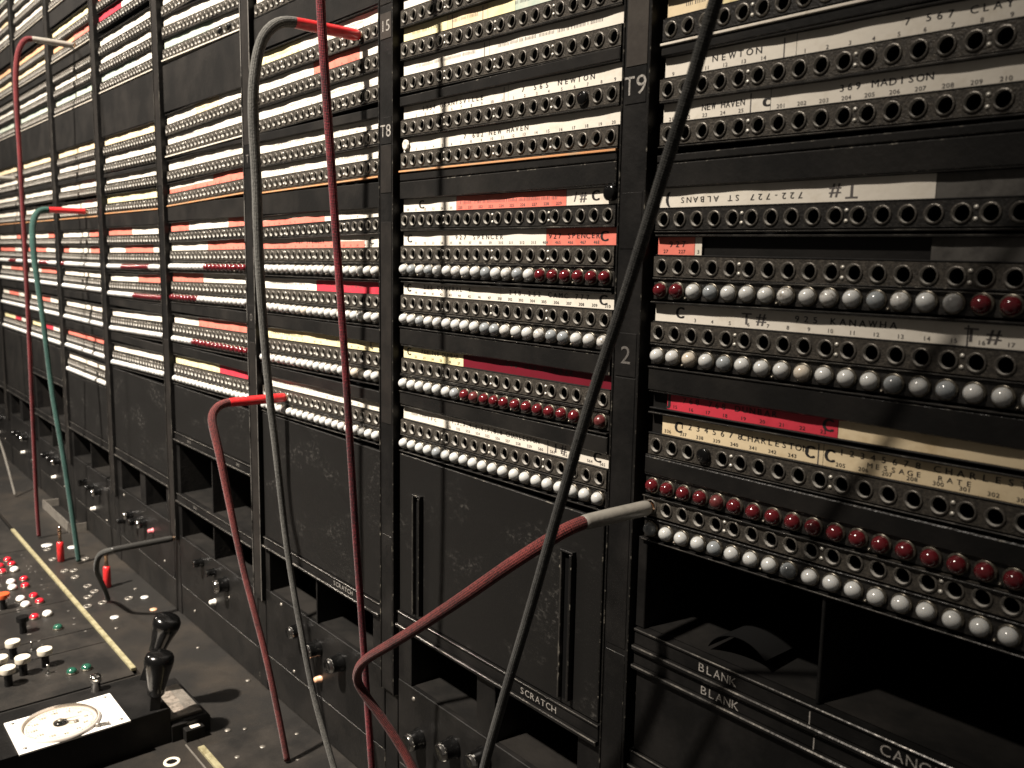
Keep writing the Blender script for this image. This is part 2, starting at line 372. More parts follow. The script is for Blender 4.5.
CM = {'p': 'paper_peach', 'm': 'paper_red_shaded', 'w': 'paper_white', 'c': 'paper_cream', 'y': 'paper_yellow', 's': 'paper_salmon', 'r': 'paper_red', 'g': 'paper_grey', 'n': 'paper_green'}
def designation(X0, zt, segs, texts=(), nums=None, lo=.0072, hi=.0190, dx=0, seed=0, mark='full', top=True):
    """card in a shallow holder above the jack strip. segs = [(j_end, colour)] ; texts = [(string, j0, j1, style)]"""
    mb = MB(); x0, x1 = X0 + XA + .0006, X0 + XB - .0006
    z_ = lambda x: zt(x)
    a, b = zt(x0), zt(x1)
    if top: mb.tbox(x0, x1, -.0004, .006, hi+.0002, hi+.0013, 'black_enamel', (a, b), .0003, 'polished_edge')
    mb.tbox(x0, x1, .0008, .006, lo-.0009, lo+.0001, 'black_enamel', (a, b), .0003)
    mb.tbox(x0, x1, .0048, .0075, lo-.0005, hi+.0008, 'panel_black', (a, b))
    px = x0
    for i, (je, c) in enumerate(segs):
        ex = min(x1, X0 + (je - .5) * JP) if je < 20 else x1
        if ex <= px: continue
        if c != '-':
            if c == '/':     # white over salmon, two-tone
                cardpiece(mb, px, ex-.0003, lo, lo+.0062, 'paper_salmon', z_, seed=seed+i)
                cardpiece(mb, px, ex-.0003, lo+.0062, hi, 'paper_white', z_, seed=seed+i)
            else:
                cardpiece(mb, px, ex-.0003, lo, hi, CM[c], z_, seed=seed+i)
        px = ex
    yt = .00225
    if nums and mark == 'full':
        js, start, step, wid, mm = nums
        for k, j in enumerate(js):
            s_ = str(start + k*step) if not isinstance(start, (list, tuple)) else str(start[k])
            adv = .0019
            text(mb, s_, JX(X0, j) - adv*len(s_)/2, lo+.0011, .0021, yt, mm, adv, zt=z_)
    elif mark == 'ticks':
        for j in range(1, 21):
            if random.random() < .85:
                x = JX(X0, j); w = random.uniform(.0012, .0028)
                for q in range(random.choice((1, 2, 3))):
                    xx = x - w/2 + q*.0011
                    z = lo+.0012+z_(xx)
                    yt = .0029 + cardw(xx); mb.add([(xx, yt, z), (xx+.0005, yt, z), (xx+.0005, yt, z+.0018), (xx, yt, z+.0018)], [(0,1,2,3)], 'ink_grey')
    for t in texts:
        s_, j0, j1, st = t[:4]
        xa, xb = X0 + (j0-1)*JP, X0 + (j1-1)*JP
        adv = (xb-xa)/max(1, len(s_))
        if st == 't': text(mb, s_, xa, lo+.0048, .0036, yt, 'ink', adv, zt=z_, jit=.00012)
        elif st == 'h': text(mb, s_, xa, lo+.0056, .0034, yt, 'ink', adv, zt=z_, jit=.00012)
        elif st == 'l': text(mb, s_, xa, lo+.0036, .0026, yt, 'ink', adv, zt=z_)
        elif st == 'g': text(mb, s_, xa, lo+.0046, .0032, yt, 'ink_grey', adv, zt=z_)
        elif st == 'f': text(mb, s_, xa, lo+.0026, .0034, yt, 'ink', adv, flip=True, zt=z_)
        elif st == 'H': text(mb, s_, xa, lo+.0076, .0032, yt, 'ink', adv, zt=z_, jit=.00012)
        elif st == 'C':
            for q in (0, .00035, .0007): text(mb, s_, xa+q, lo+.0028, .0068, yt, 'ink', adv, zt=z_)
        elif st == 'w': # handwritten
            text(mb, s_, xa, lo+.0025, .0066, yt, 'ink_grey', adv, zt=z_, jit=.0004)
        elif st == 'W':
            text(mb, s_, xa, lo+.0015, .0070, yt, 'ink_grey', adv, flip=True, zt=z_, jit=.0004)
        elif st == '|':
            x = xa; z = z_(x); yt = .0029 + cardw(x)
            mb.add([(x-.0004, yt, lo+z), (x+.0004, yt, lo+z), (x+.0004, yt, hi-.001+z), (x-.0004, yt, hi-.001+z)], [(0,1,2,3)], 'ink_grey')
        elif st == 'k': # faint typed line, too small to read
            x = xa
            while x < xb:
                w = random.uniform(.0006, .0011)
                if random.random() < .82:
                    yt = .0029 + cardw(x); z = lo+.0048+z_(x); hgt = random.uniform(.0018, .0026)
                    mb.add([(x, yt, z), (x+w*.6, yt, z), (x+w*.6, yt, z+hgt), (x, yt, z+hgt)], [(0,1,2,3)], 'ink_grey')
                x += w + .0006
    return mb

def lamp_strip(X0, zl, zr, dx=0):
    mb = MB(); x0, x1 = X0 + XA, X0 + XB
    mb.tbox(x0, x1, .0010, .008, -.0060, .0062, 'strip_black', (zl, zr), .0004, 'strip_black')
    mb.tbox(x0, x1, -.0004, .008, .0064, .0071, 'worn_edge', (zl, zr), .0002, 'worn_edge')
    mb.tbox(x0, x1, -.0018, .008, -.0081, -.0071, 'black_enamel', (zl, zr), .00025, 'polished_edge')
    for q in range(1, 20, 5):
        cx = X0 + dx + (q + .5) * JP
        z = zl + (zr-zl)*(cx-X0)/(19*JP) - .0045
        mb.lathe([(.0011, 0), (.0010, .0010), (.0001, .0014)], 'collar', 8, Matrix.Translation((cx, .001, z)) @ YM)
    return mb

def lampcode(p):
    out = []
    for ch in p:
        if ch == 'W': out.append(random.choice('wwwwwcwd'))
        elif ch == 'G': out.append(random.choice('wggdwgcdg'))
        elif ch == 'R': out.append(random.choice('rrrrrru'))
        else: out.append(ch)
    return out

CAM = Vector((.36055, -.42366, 0))
BAYS = {}
def build_bay(i, name_label, rows, extra=None, hi=False):
    X0 = -P * i
    root = empty('switchboard_bay', (X0 + .12, 0, -.52), label=name_label, cat='switchboard bay', group='bays of jacks and lamps along the switchboard')
    root_inv = Matrix.Translation((-(X0+.12), 0, .52))
    def done(mb, nm, parent=root, **k):
        mb.v = [(v[0]-(X0+.12), v[1], v[2]+.52) for v in mb.v]
        return mb.obj(nm, parent, **k)
    near = []
    seed = i * 100
    for r in rows:
        seed += 7
        t = r[0]
        if t == 'J':
            zl, zr = r[1] if isinstance(r[1], tuple) else (r[1], r[1])
            o = r[2] if len(r) > 2 else {}
            n = 20 if i < 2 else (12 if i < 4 else 8)
            mb, zt = jack_strip(i, X0, zl, zr, o.get('dx', 0), n, o.get('mt', 'strip_brown'))
            strip = done(mb, 'jack_strip')
            for j in range(1, 21):
                loc = Vector((JX(X0, j) + o.get('dx', 0), 0, zt(JX(X0, j))))
                near.append(((loc - CAM).length, loc, strip, j in o.get('plug', ()), o.get('vis', True)))
            if 'segs' in o:
                d = designation(X0, zt, o['segs'], o.get('texts', ()), o.get('nums'), o.get('lo', .0072), o.get('hi', .0190), seed=seed,
                                mark='full' if i < 2 else ('ticks' if i < 4 else 'none'))
                done(d, 'designation_strip')
            if 'segs2' in o:   # second holder stacked above the first
                d = designation(X0, zt, o['segs2'], o.get('texts2', ()), o.get('nums2'), .0236, .0335, seed=seed+3, mark='full' if i < 2 else 'ticks')
                done(d, 'designation_strip')
            if 'ledge' in o:
                m_, y_ = o['ledge']
                mb = MB(); z = o.get('lz', -.0092)
                mb.tbox(X0+XA, X0+XB, -.0022, .006, z-.0008, z+.0008, m_, (zl, zr), .0003)
                done(mb, 'ledge')
            if o.get('lip', True):
                mb = MB(); mb.tbox(X0+XA, X0+XB, -.0006, .006, -.0079, -.0070, 'black_enamel', (zl, zr), .0003, 'polished_edge')
                done(mb, 'trim_bar')
        elif t == 'L':
            zl, zr = r[1] if isinstance(r[1], tuple) else (r[1], r[1])
            codes = lampcode(r[2]); o = r[3] if len(r) > 3 else {}
            mb = lamp_strip(X0, zl, zr, o.get('dx', 0))
            for j, ch in enumerate(codes):
                if i > 4 and ch != ' ':
                    z = zl + (zr-zl)*j/19
                    mb.merge(CAPLO[ch], Matrix.Translation((X0+j*JP, .001, z)))
            st = done(mb, 'lamp_strip')
            if i <= 4:
                for j, ch in enumerate(codes):
                    if ch == ' ': continue
                    z = zl + (zr-zl)*j/19
                    inst('lamp_cap', (CAPHIM if i < 3 else CAPLOM)[ch], (X0+j*JP+o.get('dx', 0)-(X0+.12)+random.uniform(-.00025, .00025), .001+random.uniform(0, .0006), z+.52+random.uniform(-.0002, .0002)), st,
                         (random.uniform(-.03, .03), 0, random.uniform(-.05, .05)))
        elif t == 'P':       # black filler panel
            z0, z1 = r[1], r[2]; m_ = r[3] if len(r) > 3 else 'panel_black'
            mb = MB(); mb.tbox(X0+XA, X0+XB, -.0010, .008, z0, z1, m_, (0, 0), .0006, 'worn_edge' if i < 2 else m_)
            done(mb, 'filler_panel')
        elif t == 'H':       # pigeonholes: z0, z1, [(xa, xb)]
            z0, z1, ops = r[1], r[2], r[3]
            mb = MB(); xa_, xb_ = X0+XA-.004, X0+XB+.004
            y0 = .0005
            cuts = [xa_] + [q for op in ops for q in (X0+op[0], X0+op[1])] + [xb_]
            for q in range(0, len(cuts), 2):
                mb.tbox(cuts[q], cuts[q+1], y0, .012, z0, z1, 'black_enamel', (0,0), .0005)
            for op in ops:
                a, b = X0+op[0], X0+op[1]; D = .11
                mb.add([(a,y0+.004,z0),(b,y0+.004,z0),(b,D,z0+.004),(a,D,z0+.004)], [(0,1,2,3)], 'panel_black')
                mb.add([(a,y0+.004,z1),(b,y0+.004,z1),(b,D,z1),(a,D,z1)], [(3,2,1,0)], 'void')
                mb.add([(a,.012,z0),(a,D,z0),(a,D,z1),(a,.012,z1)], [(0,1,2,3)], 'panel_black')
                mb.add([(b,.012,z0),(b,D,z0),(b,D,z1),(b,.012,z1)], [(3,2,1,0)], 'panel_black')
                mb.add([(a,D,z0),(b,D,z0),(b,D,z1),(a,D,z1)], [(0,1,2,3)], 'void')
            done(mb, 'pigeonhole')
        elif t == 'R':       # moulded rail z0, z1, texts
            z0, z1 = r[1], r[2]; tx = r[3] if len(r) > 3 else ()
            mb = MB(); xa_, xb_ = X0+XA-.002, X0+XB+.002
            h = (z1-z0)
            mb.tbox(xa_, xb_, -.0020, .006, z0+h*.24, z1-h*.16, 'black_enamel', (0,0), .0005)
            mb.tbox(xa_, xb_, -.0050, .006, z0, z0+h*.22, 'black_enamel', (0,0), .0007, 'polished_edge')
            mb.tbox(xa_, xb_, -.0030, .006, z1-h*.14, z1, 'black_enamel', (0,0), .0005, 'polished_edge')
            for s_, xo, hh, ad in tx:
                text(mb, s_, X0+xo, z0+h*.24+(h*.60-hh)/2, hh, -.0022, 'engraved_white', ad)
            done(mb, 'rail')
        elif t == 'F':       # lower fascia with collared keys
            z0, z1 = r[1], r[2]
            mb = MB(); xa_, xb_ = X0+XA-.0045, X0+XB+.0045
            mb.tbox(xa_, xb_, .0004, .012, -.4752, z1, 'black_enamel', (0,0), .0006, 'black_enamel')
            mb.tbox(xa_, xb_, .0010, .012, z0, -.4762, 'panel_black', (0,0), .0006, 'worn_edge')
            done(mb, 'fascia')
            for (kx, kz, kr, kd) in r[3]:
                kb = MB(); M = Matrix.Translation((0, .0004, 0)) @ YM
                kb.lathe([(kr*1.15, 0), (kr*1.15, .002), (kr, .0035), (kr, kd*.75)], 'bakelite', 20, M)
                kb.lathe([(kr, kd*.75), (kr*.98, kd*.85), (kr*.82, kd)], 'chrome' if kr > .006 else 'bakelite', 20, M)
                kb.lathe([(kr*.82, kd), (kr*.55, kd*.96), (.0001, kd*.98)], 'bakelite' , 20, M)
                o_ = kb.obj('knob', root); o_.location = (kx-.12, 0, kz+.52)
            for (kx, kz, m_) in r[4]:
                kb = MB(); M = Matrix.Translation((0, .0004, 0)) @ YM
                kb.lathe([(.0042, 0), (.0042, .0012), (.0034, .0016), (.0034, .006), (.0026, .0078), (.0001, .0082)], m_, 16, M)
                o_ = kb.obj('indicator_lens', root); o_.location = (kx-.12, 0, kz+.52)
            for kx, kz in r[5] if len(r) > 5 else ():
                kb = MB(); kb.lathe([(.0022, 0), (.0018, .0009), (.0001, .0012)], 'steel_grey', 10, YM)
                o_ = kb.obj('screw', root); o_.location = (kx-.12, .0003, kz+.52)
    # sleeves
    near.sort(key=lambda q: (not q[4], q[0]))
    rest = MB(); nrest = 0
    for k, (d, loc, strip, plug, vis) in enumerate(near):
        if plug: continue
        l2 = loc - Vector((X0+.12, 0, -.52))
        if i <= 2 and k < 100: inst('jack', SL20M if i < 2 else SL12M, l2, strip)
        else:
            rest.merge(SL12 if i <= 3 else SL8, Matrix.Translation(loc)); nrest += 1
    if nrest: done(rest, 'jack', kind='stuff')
    # dark plugs blanking single jacks
    for d, loc, strip, plug, vis in near:
        if plug:
            kb = MB(); kb.lathe([(.0046, 0), (.0046, .0022), (.0040, .0028), (.0001, .0030)], 'bakelite', 16, YM)
            o_ = kb.obj('blanking_plug', strip); o_.location = loc - Vector((X0+.12, 0, -.52))
    BAYS[i] = (root, done)
    return root

# ---- bay rows (heights in metres, zero at the camera's height)
A0 = [('J', (.3010, .3010), dict(segs=[(20,'w')], texts=[('x',1,1.01,'k')], vis=False)),
 ('J', (.2740, .2740), dict(segs=[(20,'c')], vis=False)),
 ('P', .235, .262),
 ('J', (.2150, .2150), dict(segs=[(20,'w')], vis=False)),
 ('J', (.1890, .1885), dict(segs=[(20,'w')], vis=False)),
 ('J', (.1640, .1637), dict(segs=[(20,'w')], vis=False)),
 ('J', (.1373, .1371), dict(segs=[(3.2,'c'),(20,'y')], texts=[('',1,2,'t'),('x',1.6,7,'k')], ledge=('ledge_white',0), lz=-.0086, mt='strip_black', dx=-.0003)),
 ('P', .1222, .1278),
 ('J', (.1026, .1002), dict(segs=[(7.1,'w'),(20,'w')], dx=-.0009, lip=True,
      texts=[('NEWTON',3.2,6.0,'t'),('7 567 CLAY',12.1,16.1,'h'),('',7,7,'|')],
      nums=([1,2,3,4,5,6]+list(range(8,21)), [9,10,11,12,13,14]+list(range(1,14)), 1, 2, 'ink_grey'))),
 ('J', (.0762, .0730), dict(segs=[(6.0,'w'),(20,'w')], dx=.0008,
      texts=[('NEW HAVEN',2.8,5.2,'t'),('369 MADISON',9.6,13.5,'h'),('|',5.5,5.5,'|'),('c',6.0,6.5,'C')],
      nums=([1,2,3,4,5]+list(range(7,21)), [21,22,23,24,25]+list(range(201,215)), 1, 3, 'ink_grey'))),
 ('P', .0596, .0640), ('P', .0446, .0588),
 ('J', (.0254, .0242), dict(mt='strip_black', segs=[(13.4,'w'),(20,'g')],
      texts=[('722-727 ST ALBANS',1.7,8.4,'f'),('T#',9.4,10.9,'W'),('(',.75,1.2,'C')])),
 ('J', (-.0031, -.0049), dict(segs=[(2.3,'s'),(2.72,'w'),(13.4,'-'),(20,'g')], hi=.0180,
      texts=[('927',1.1,2.3,'t')], nums=([1,2,3],[27,227,3],1,3,'ink'), plug=())),
 ('L', (-.0177, -.0166), 'rrwgwwwdwdwgdwwrrrrr'),
 ('J', (-.0441, -.0436), dict(segs=[(20,'w')], lo=.0070, hi=.0178, dx=-.0003,
      texts=[('C',1.75,2.3,'C'),('T#',5.5,7.0,'w'),('925 KANAWHA',8.2,12.9,'h'),('T#',15.2,16.8,'w'),('|',15.5,15.5,'|')],
      nums=(list(range(3,21)), 3, 1, 2, 'ink_grey'))),
 ('L', (-.0585, -.0577), 'wwcwgwwwWwwwgwgwwwww'),
 ('P', -.0807, -.0666),
 ('J', (-.1156, -.1134), dict(dx=.0016, plug=(4,),
      segs=[(.75,'-'),(9.6,'c'),(20,'c')], lo=.0074, hi=.0196,
      texts=[('C',2.0,2.5,'C'),('1 2 3 4 5 6 7 8',2.4,6.0,'h'),('CHARLESTON',5.9,9.4,'h'),('C',9.15,9.65,'C'),('|',9.85,9.85,'|'),('C',10.1,10.6,'C'),
             ('1 2 3 4 5 6 7 8',10.8,14.2,'H'),('CHARLESTON',14.6,19,'H'),('MESSAGE',12.0,14.3,'l'),('RATE',14.8,16.2,'l')],
      nums=([1.6,2.6,3.6,4.6,5.6,6.6,7.6,8.6,10.9,11.9,12.9,13.9,14.9,15.9,16.9,17.9,18.9,19.9], [336,337,338,339,340,341,342,343,205,206,207,208,300,301,302,303,304,305], 1, 3, 'ink'),
      segs2=[(1.0,'-'),(10.2,'r'),(20,'c')], texts2=[('J',1.3,1.75,'C'),('768 768 DUNBAR',2.4,7.8,'h'),('C',9.9,10.45,'C')],
      nums2=(list(range(2,11)), 15, 1, 2, 'ink'))),
 ('P', -.1348, -.1236),
 ('L', (-.1421, -.1399), 'rrrrurrrrrrrrrrrrrrr'),
 ('J', (-.1562, -.1526), dict(dx=-.0005, lip=False)),
 ('L', (-.1712, -.1670), 'gwwwgwwwgwwwwwwwwwww'),
 ('H', -.2400, -.1785, [(-.003, .1220), (.1240, .246)]),
 ('R', -.2550, -.2405, [('BLANK', .044, .0054, .0058), ('|', .1195, .0060, .003), ('CANCEL', .1610, .0060, .0068), ('|', .206, .006, .003)]),
 ('R', -.2680, -.2555, [('BLANK', .0465, .0054, .0058), ('|', .1230, .0060, .003)]),
 ('P', -.3260, -.2690, 'black_enamel'),
 ('R', -.3390, -.3265), ('H', -.4000, -.3395, [(-.001, .112), (.136, .244)]),
 ('F', -.5210, -.4005, [(.03,-.424,.0075,.016),(.08,-.422,.0085,.017),(.13,-.422,.0075,.016)], [(.08,-.462,'peg_white')]),
]
B0 = [('J', .3290, dict(segs=[(20,'w')], vis=False)), ('J', .3020, dict(segs=[(20,'w')], vis=False)), ('P', .262, .290),
 ('J', .2500, dict(segs=[(20,'c')], vis=False)), ('J', .2240, dict(segs=[(20,'w')], vis=False)),
 ('J', (.1977, .1955), dict(segs=[(3,'w'),(4,'c'),(20,'w')], texts=[('x',4,9,'k')])),
 ('J', (.1716, .1672), dict(segs=[(5,'y'),(9,'c'),(11.5,'y'),(20,'n')], texts=[('x',1.5,4.5,'k'),('x',6,8.5,'k'),('x',12,18,'k'),('|',6,6,'|'),('|',9,9,'|')])),
 ('J', (.1441, .1412), dict(segs=[(9.2,'w'),(20,'w')], texts=[('x',2,8.4,'k'),('x',10.5,19,'k'),('|',9.2,9.2,'|')], plug=())),
 ('P', .1262, .1340),
 ('J', (.1084, .1061), dict(segs=[(11,'w'),(20,'w')], texts=[('1354 GRANTSVILLE',2.6,9.2,'t'),('7 565 NEWTON',12.6,18.6,'t'),('|',11.1,11.1,'|')],
      nums=(list(range(1,21)), [i for i in range(1,12)]+[i for i in range(1,10)], 1, 2, 'ink_grey'), plug=(18,))),
 ('J', (.0811, .0793), dict(segs=[(20,'w')], texts=[('7 602 NEW HAVEN',7.2,13.4,'t')], nums=(list(range(2,21)), 2, 1, 2, 'ink_grey'),
      ledge=('ledge_orange',0), lz=-.0090)),
 ('P', .0642, .0702), ('P', .0490, .0634),
 ('J', (.0308, .0294), dict(mt='strip_black', segs=[(6.1,'w'),(16.1,'s'),(20,'w')], hi=.0182,
      texts=[('C',2.3,2.9,'C'),('x',7,16,'k'),('/#',17,18.2,'w'),('C',18.5,19.1,'C')],
      nums=([1,2,3,4,5,6]+list(range(7,17)), [50,51,52,53,54,55]+list(range(220,230)), 1, 3, 'ink_grey'))),
 ('J', (.0026, .0029), dict(segs=[(14.6,'w'),(20,'s')], lo=.0070, hi=.0188,
      texts=[('C',.9,1.5,'C'),('927 SPENCER',6.4,11.3,'t'),('927 SPENCER',15.2,19.3,'t'),('C',19.2,19.9,'C')],
      nums=([2,3,4,5,6,7,8,9,10,11,12,13,14,15,16,17,18,19], [31,32,33,34,35,36,37,38,39,310,311,312,313,464,465,466,467,468], 1, 3, 'ink_grey'))),
 ('L', (-.0109, -.0112), 'wgwgwwdwwgwdgwrrrrrr'),
 ('J', (-.0396, -.0393), dict(segs=[(10.6,'w'),(20,'w')], lo=.0070, hi=.0172,
      texts=[('C',.9,1.4,'C'),('246 CENTRAL 4',2.8,8.2,'h'),('248.252 CAMC 777',11.8,18.7,'h'),('C',19.3,19.95,'C')],
      nums=(list(range(2,21)), [19,40,41,42,43,44,45,46,47,301,302,303,304,305,306,307,308,309,310], 1, 3, 'ink'))),
 ('L', (-.0537, -.0538), 'wwgwwwwWwggdwwdggwwd'),
 ('P', -.0763, -.0624),
 ('J', (-.0953, -.0928), dict(dx=.0010, segs=[(7.0,'y'),(20,'m')], lo=.0070, hi=.0172,
      texts=[('C',.9,1.4,'C'),('768 768 DUNBAR',2.6,7.0,'h'),('768 768 DUNBAR',11.6,17.6,'h')],
      nums=(list(range(2,8)), 22, 1, 2, 'ink'))),
 ('L', (-.1107, -.1078), 'wwwwwwgrurrrrrrrrrru'),
 ('P', -.1298, -.1178),
 ('J', (-.1502, -.1472), dict(segs=[(5.4,'w'),(20,'w')], hi=.0182,
      texts=[('x',1.5,3.3,'k'),('1PC',3.3,4.6,'l'),('1,2,3,4,5,6,7,8,8 CHARLESTON',6.2,14.9,'h'),('|',15.6,15.6,'|'),('1#',15.9,17.2,'w'),('C',19.2,19.9,'C')],
      nums=(list(range(6,21)), 551, 1, 3, 'ink_grey'))),
 ('L', (-.1647, -.1613), 'wwwwgwwwwwwwwwwwwwww'),
 ('P', -.3225, -.1750, 'scuffed_panel'),
 ('R', -.3385, -.3235, [('SCRATCH', .1655, .0052, .0060)]),
 ('H', -.3915, -.3385, [(.0105, .1080), (.1325, .2275)]),
 ('F', -.5210, -.3920, [(.025,-.436,.0085,.015),(.0775,-.420,.0085,.017),(.1195,-.410,.0085,.017)], [(.079,-.462,'peg_white')], [(.122-.0,-.402),(.015,-.402),(.235,-.402)]),
]
C0 = [('J', .3300, dict(segs=[(20,'w')], vis=False)), ('J', .3020, dict(segs=[(20,'w')], vis=False)),
 ('J', .2591, dict(segs=[(20,'w')])), ('P', .2165, .2505),
 ('J', (.1942,.1957), dict(segs=[(8,'y'),(20,'w')], texts=[('x',2,7,'k'),('x',10,18,'k')])),
 ('J', (.1664,.1695), dict(segs=[(10,'w'),(17,'s'),(20,'w')], texts=[('x',2,9,'k')])),
 ('J', (.1380,.1427), dict(segs=[(11,'w'),(20,'w')], texts=[('x',3,10,'k'),('x',12,18,'k')])),
 ('P', .1215, .1300),
 ('J', (.1020,.1051), dict(segs=[(11,'w'),(20,'w')], texts=[('x',3,9,'k'),('x',13,18,'k')])),
 ('J', (.0758,.0794), dict(segs=[(20,'w')], texts=[('x',3,9,'k'),('x',13,18,'k')], ledge=('ledge_orange',0), lz=-.0095)),
 ('P', .0430, .0655),
 ('J', (.0232,.0280), dict(mt='strip_black', segs=[(11.5,'/'),(20,'w')], hi=.0172, texts=[('x',13,19,'k')])),
 ('J', (-.0005,.0015), dict(segs=[(17.5,'/'),(20,'w')], lo=.0066, hi=.0180, texts=[('927 SPENCER',7,12,'t'),('C',18.6,19.3,'C')])),
 ('L', (-.0158,-.0135), 'W'*20),
 ('J', (-.0440,-.0410), dict(segs=[(10,'w'),(20,'r')], lo=.0066, hi=.0175, texts=[('x',2,9,'k'),('x',12,18,'k')])),
 ('L', (-.0580,-.0558), 'W'*20),
 ('P', -.0790, -.0660),
 ('J', (-.1000,-.0950), dict(segs=[(20,'y')], hi=.0182, texts=[('x',2,8,'k'),('x',12,18,'k'),('L',18.6,19.2,'C')])),
 ('L', (-.1148,-.1100), 'W'*20),
 ('P', -.1345, -.1235),
 ('J', (-.1545,-.1505), dict(segs=[(12,'w'),(20,'w')], hi=.0176, texts=[('x',2,10,'k'),('x',13,18,'k')])),
 ('L', (-.1700,-.1658), 'w'*20),
 ('P', -.3265, -.1795, 'scuffed_panel'),
 ('R', -.3400, -.3275, [('SCRATCH', .158, .0048, .0058)]),
 ('H', -.3930, -.3400, [(.0000, .1150), (.1175, .2320)]),
 ('F', -.5210, -.3935, [(.077,-.414,.0075,.015),(.119,-.420,.0085,.017),(.169,-.417,.0085,.017)], [(.124,-.453,'peg_peach')], [(.03,-.40),(.06,-.47)]),
]
D0 = [('J', .4200, dict(segs=[(20,'w')])), ('J', .3900, dict(segs=[(20,'w')])), ('J', .3650, dict(segs=[(20,'c')])), ('J', .3400, dict(segs=[(20,'w')])),
 ('J', .3139, dict(segs=[(20,'w')])),
 ('J', (.2876,.2785), dict(segs=[(20,'w')])),
 ('J', (.2590,.2545), dict(segs=[(13,'n'),(20,'w')], plug=(16,18), ledge=('ledge_white',0), lz=-.0080)),
 ('P', .1850, .2450),
 ('J', (.1620,.1680), dict(segs=[(8,'w'),(14,'c'),(20,'w')], texts=[('x',2,12,'k')])),
 ('J', (.1358,.1407), dict(segs=[(20,'w')], texts=[('x',2,12,'k')], ledge=('ledge_white',0), lz=-.0088)),
 ('P', .1245, .1290),
 ('J', (.1020,.1064), dict(segs=[(20,'w')], texts=[('x',2,12,'k'),('x',14,19,'k')])),
 ('J', (.0716,.0782), dict(segs=[(12,'/'),(20,'s')], ledge=('ledge_orange',0), lz=-.0095)),
 ('P', .0420, .0640),
 ('J', (.0210,.0250), dict(mt='strip_black', segs=[(5.2,'s'),(15.5,'w'),(20,'s')], hi=.0180)),
 ('J', (-.0040,-.0010), dict(segs=[(10.2,'w'),(20,'s')], lo=.0066, hi=.0176)),
 ('L', (-.0190,-.0160), 'wwwwwwwwww'+'r'*10),
 ('J', (-.0454,-.0412), dict(segs=[(8.8,'s'),(20,'w')], lo=.0066, hi=.0176, texts=[('x',10,19,'k')])),
 ('L', (-.0605,-.0563), 'r'*8+'W'*12),
 ('P', -.0800, -.0670),
 ('J', (-.1030,-.0991), dict(segs=[(7,'w'),(20,'s')], hi=.0182)),
 ('L', (-.1175,-.1131), 'w'*6+'r'*14),
 ('P', -.1375, -.1260),
 ('J', (-.1590,-.1545), dict(segs=[(12.2,'y'),(20,'r')], hi=.0182)),
 ('L', (-.1728,-.1680), 'w'*20),
 ('P', -.2485, -.1830, 'scuffed_panel'),
 ('R', -.2620, -.2495, [('IIII', .040, .0040, .0032), ('III', .205, .0040, .0034)]),
 ('H', -.3380, -.2625, [(.0000, .1170), (.1195, .2440)]),
 ('R', -.3510, -.3385, [('IIII', .055, .0040, .0032)]),
 ('H', -.4020, -.3515, [(.0000, .1170), (.1195, .2440)]),
 ('F', -.5210, -.4025, [(.075,-.418,.0055,.013),(.119,-.419,.0050,.012),(.157,-.424,.0090,.017)], [(.117,-.461,'peg_white')], [(.165,-.44),(.04,-.50)]),
]
E0 = [('J', .4700, dict(segs=[(20,'w')])), ('J', .4430, dict(segs=[(20,'c')])), ('P', .3950, .4250),
 ('J', .3760, dict(segs=[(12,'s'),(20,'w')])),
 ('J', .3456, dict(segs=[(9,'r'),(20,'w')], mt='strip_black')),
 ('J', .3095, dict(segs=[(20,'w')])), ('J', .2832, dict(segs=[(20,'w')])),
 ('J', .2555, dict(segs=[(13,'n'),(20,'w')], ledge=('ledge_white',0))),
 ('P', .1790, .2440),
 ('J', .1583, dict(segs=[(20,'c')])), ('J', .1315, dict(segs=[(20,'w')])), ('P', .1160, .1215),
 ('J', .0996, dict(segs=[(20,'w')])), ('J', .0689, dict(segs=[(20,'y')], ledge=('ledge_orange',0))),
 ('P', .0385, .0585),
 ('J', .0186, dict(segs=[(9.5,'s'),(20,'w')], hi=.0180)),
 ('J', (-.0089,-.0072), dict(segs=[(6.4,'w'),(16.8,'s'),(20,'w')], hi=.0180)),
 ('L', (-.0240,-.0212), 'w'*6+'r'*10+'w'*4),
 ('J', (-.0538,-.0500), dict(segs=[(11,'w'),(20,'s')], hi=.0180)),
 ('L', (-.0670,-.0642), 'w'*10+'r'*10),
 ('P', -.0860, -.0740),
 ('J', (-.1105,-.1055), dict(segs=[(20,'w')], hi=.0182)), ('L', (-.1235,-.1173), 'w'*20),
 ('P', -.1430, -.1310),
 ('J', (-.1670,-.1620), dict(segs=[(20,'w')], hi=.0182)), ('L', (-.1790,-.1725), 'w'*20),
 ('P', -.3225, -.1890, 'scuffed_panel'),
 ('R', -.3375, -.3235),
 ('H', -.3915, -.3380, [(.0105, .1080), (.1325, .2275)]),
 ('F', -.5210, -.3920, [(.015,-.444,.0050,.012),(.058,-.424,.0065,.014),(.085,-.428,.0060,.014),(.124,-.422,.0070,.014)], [(.161,-.425,'peg_pink')], [(.21,-.46),(.02,-.40)]),
]
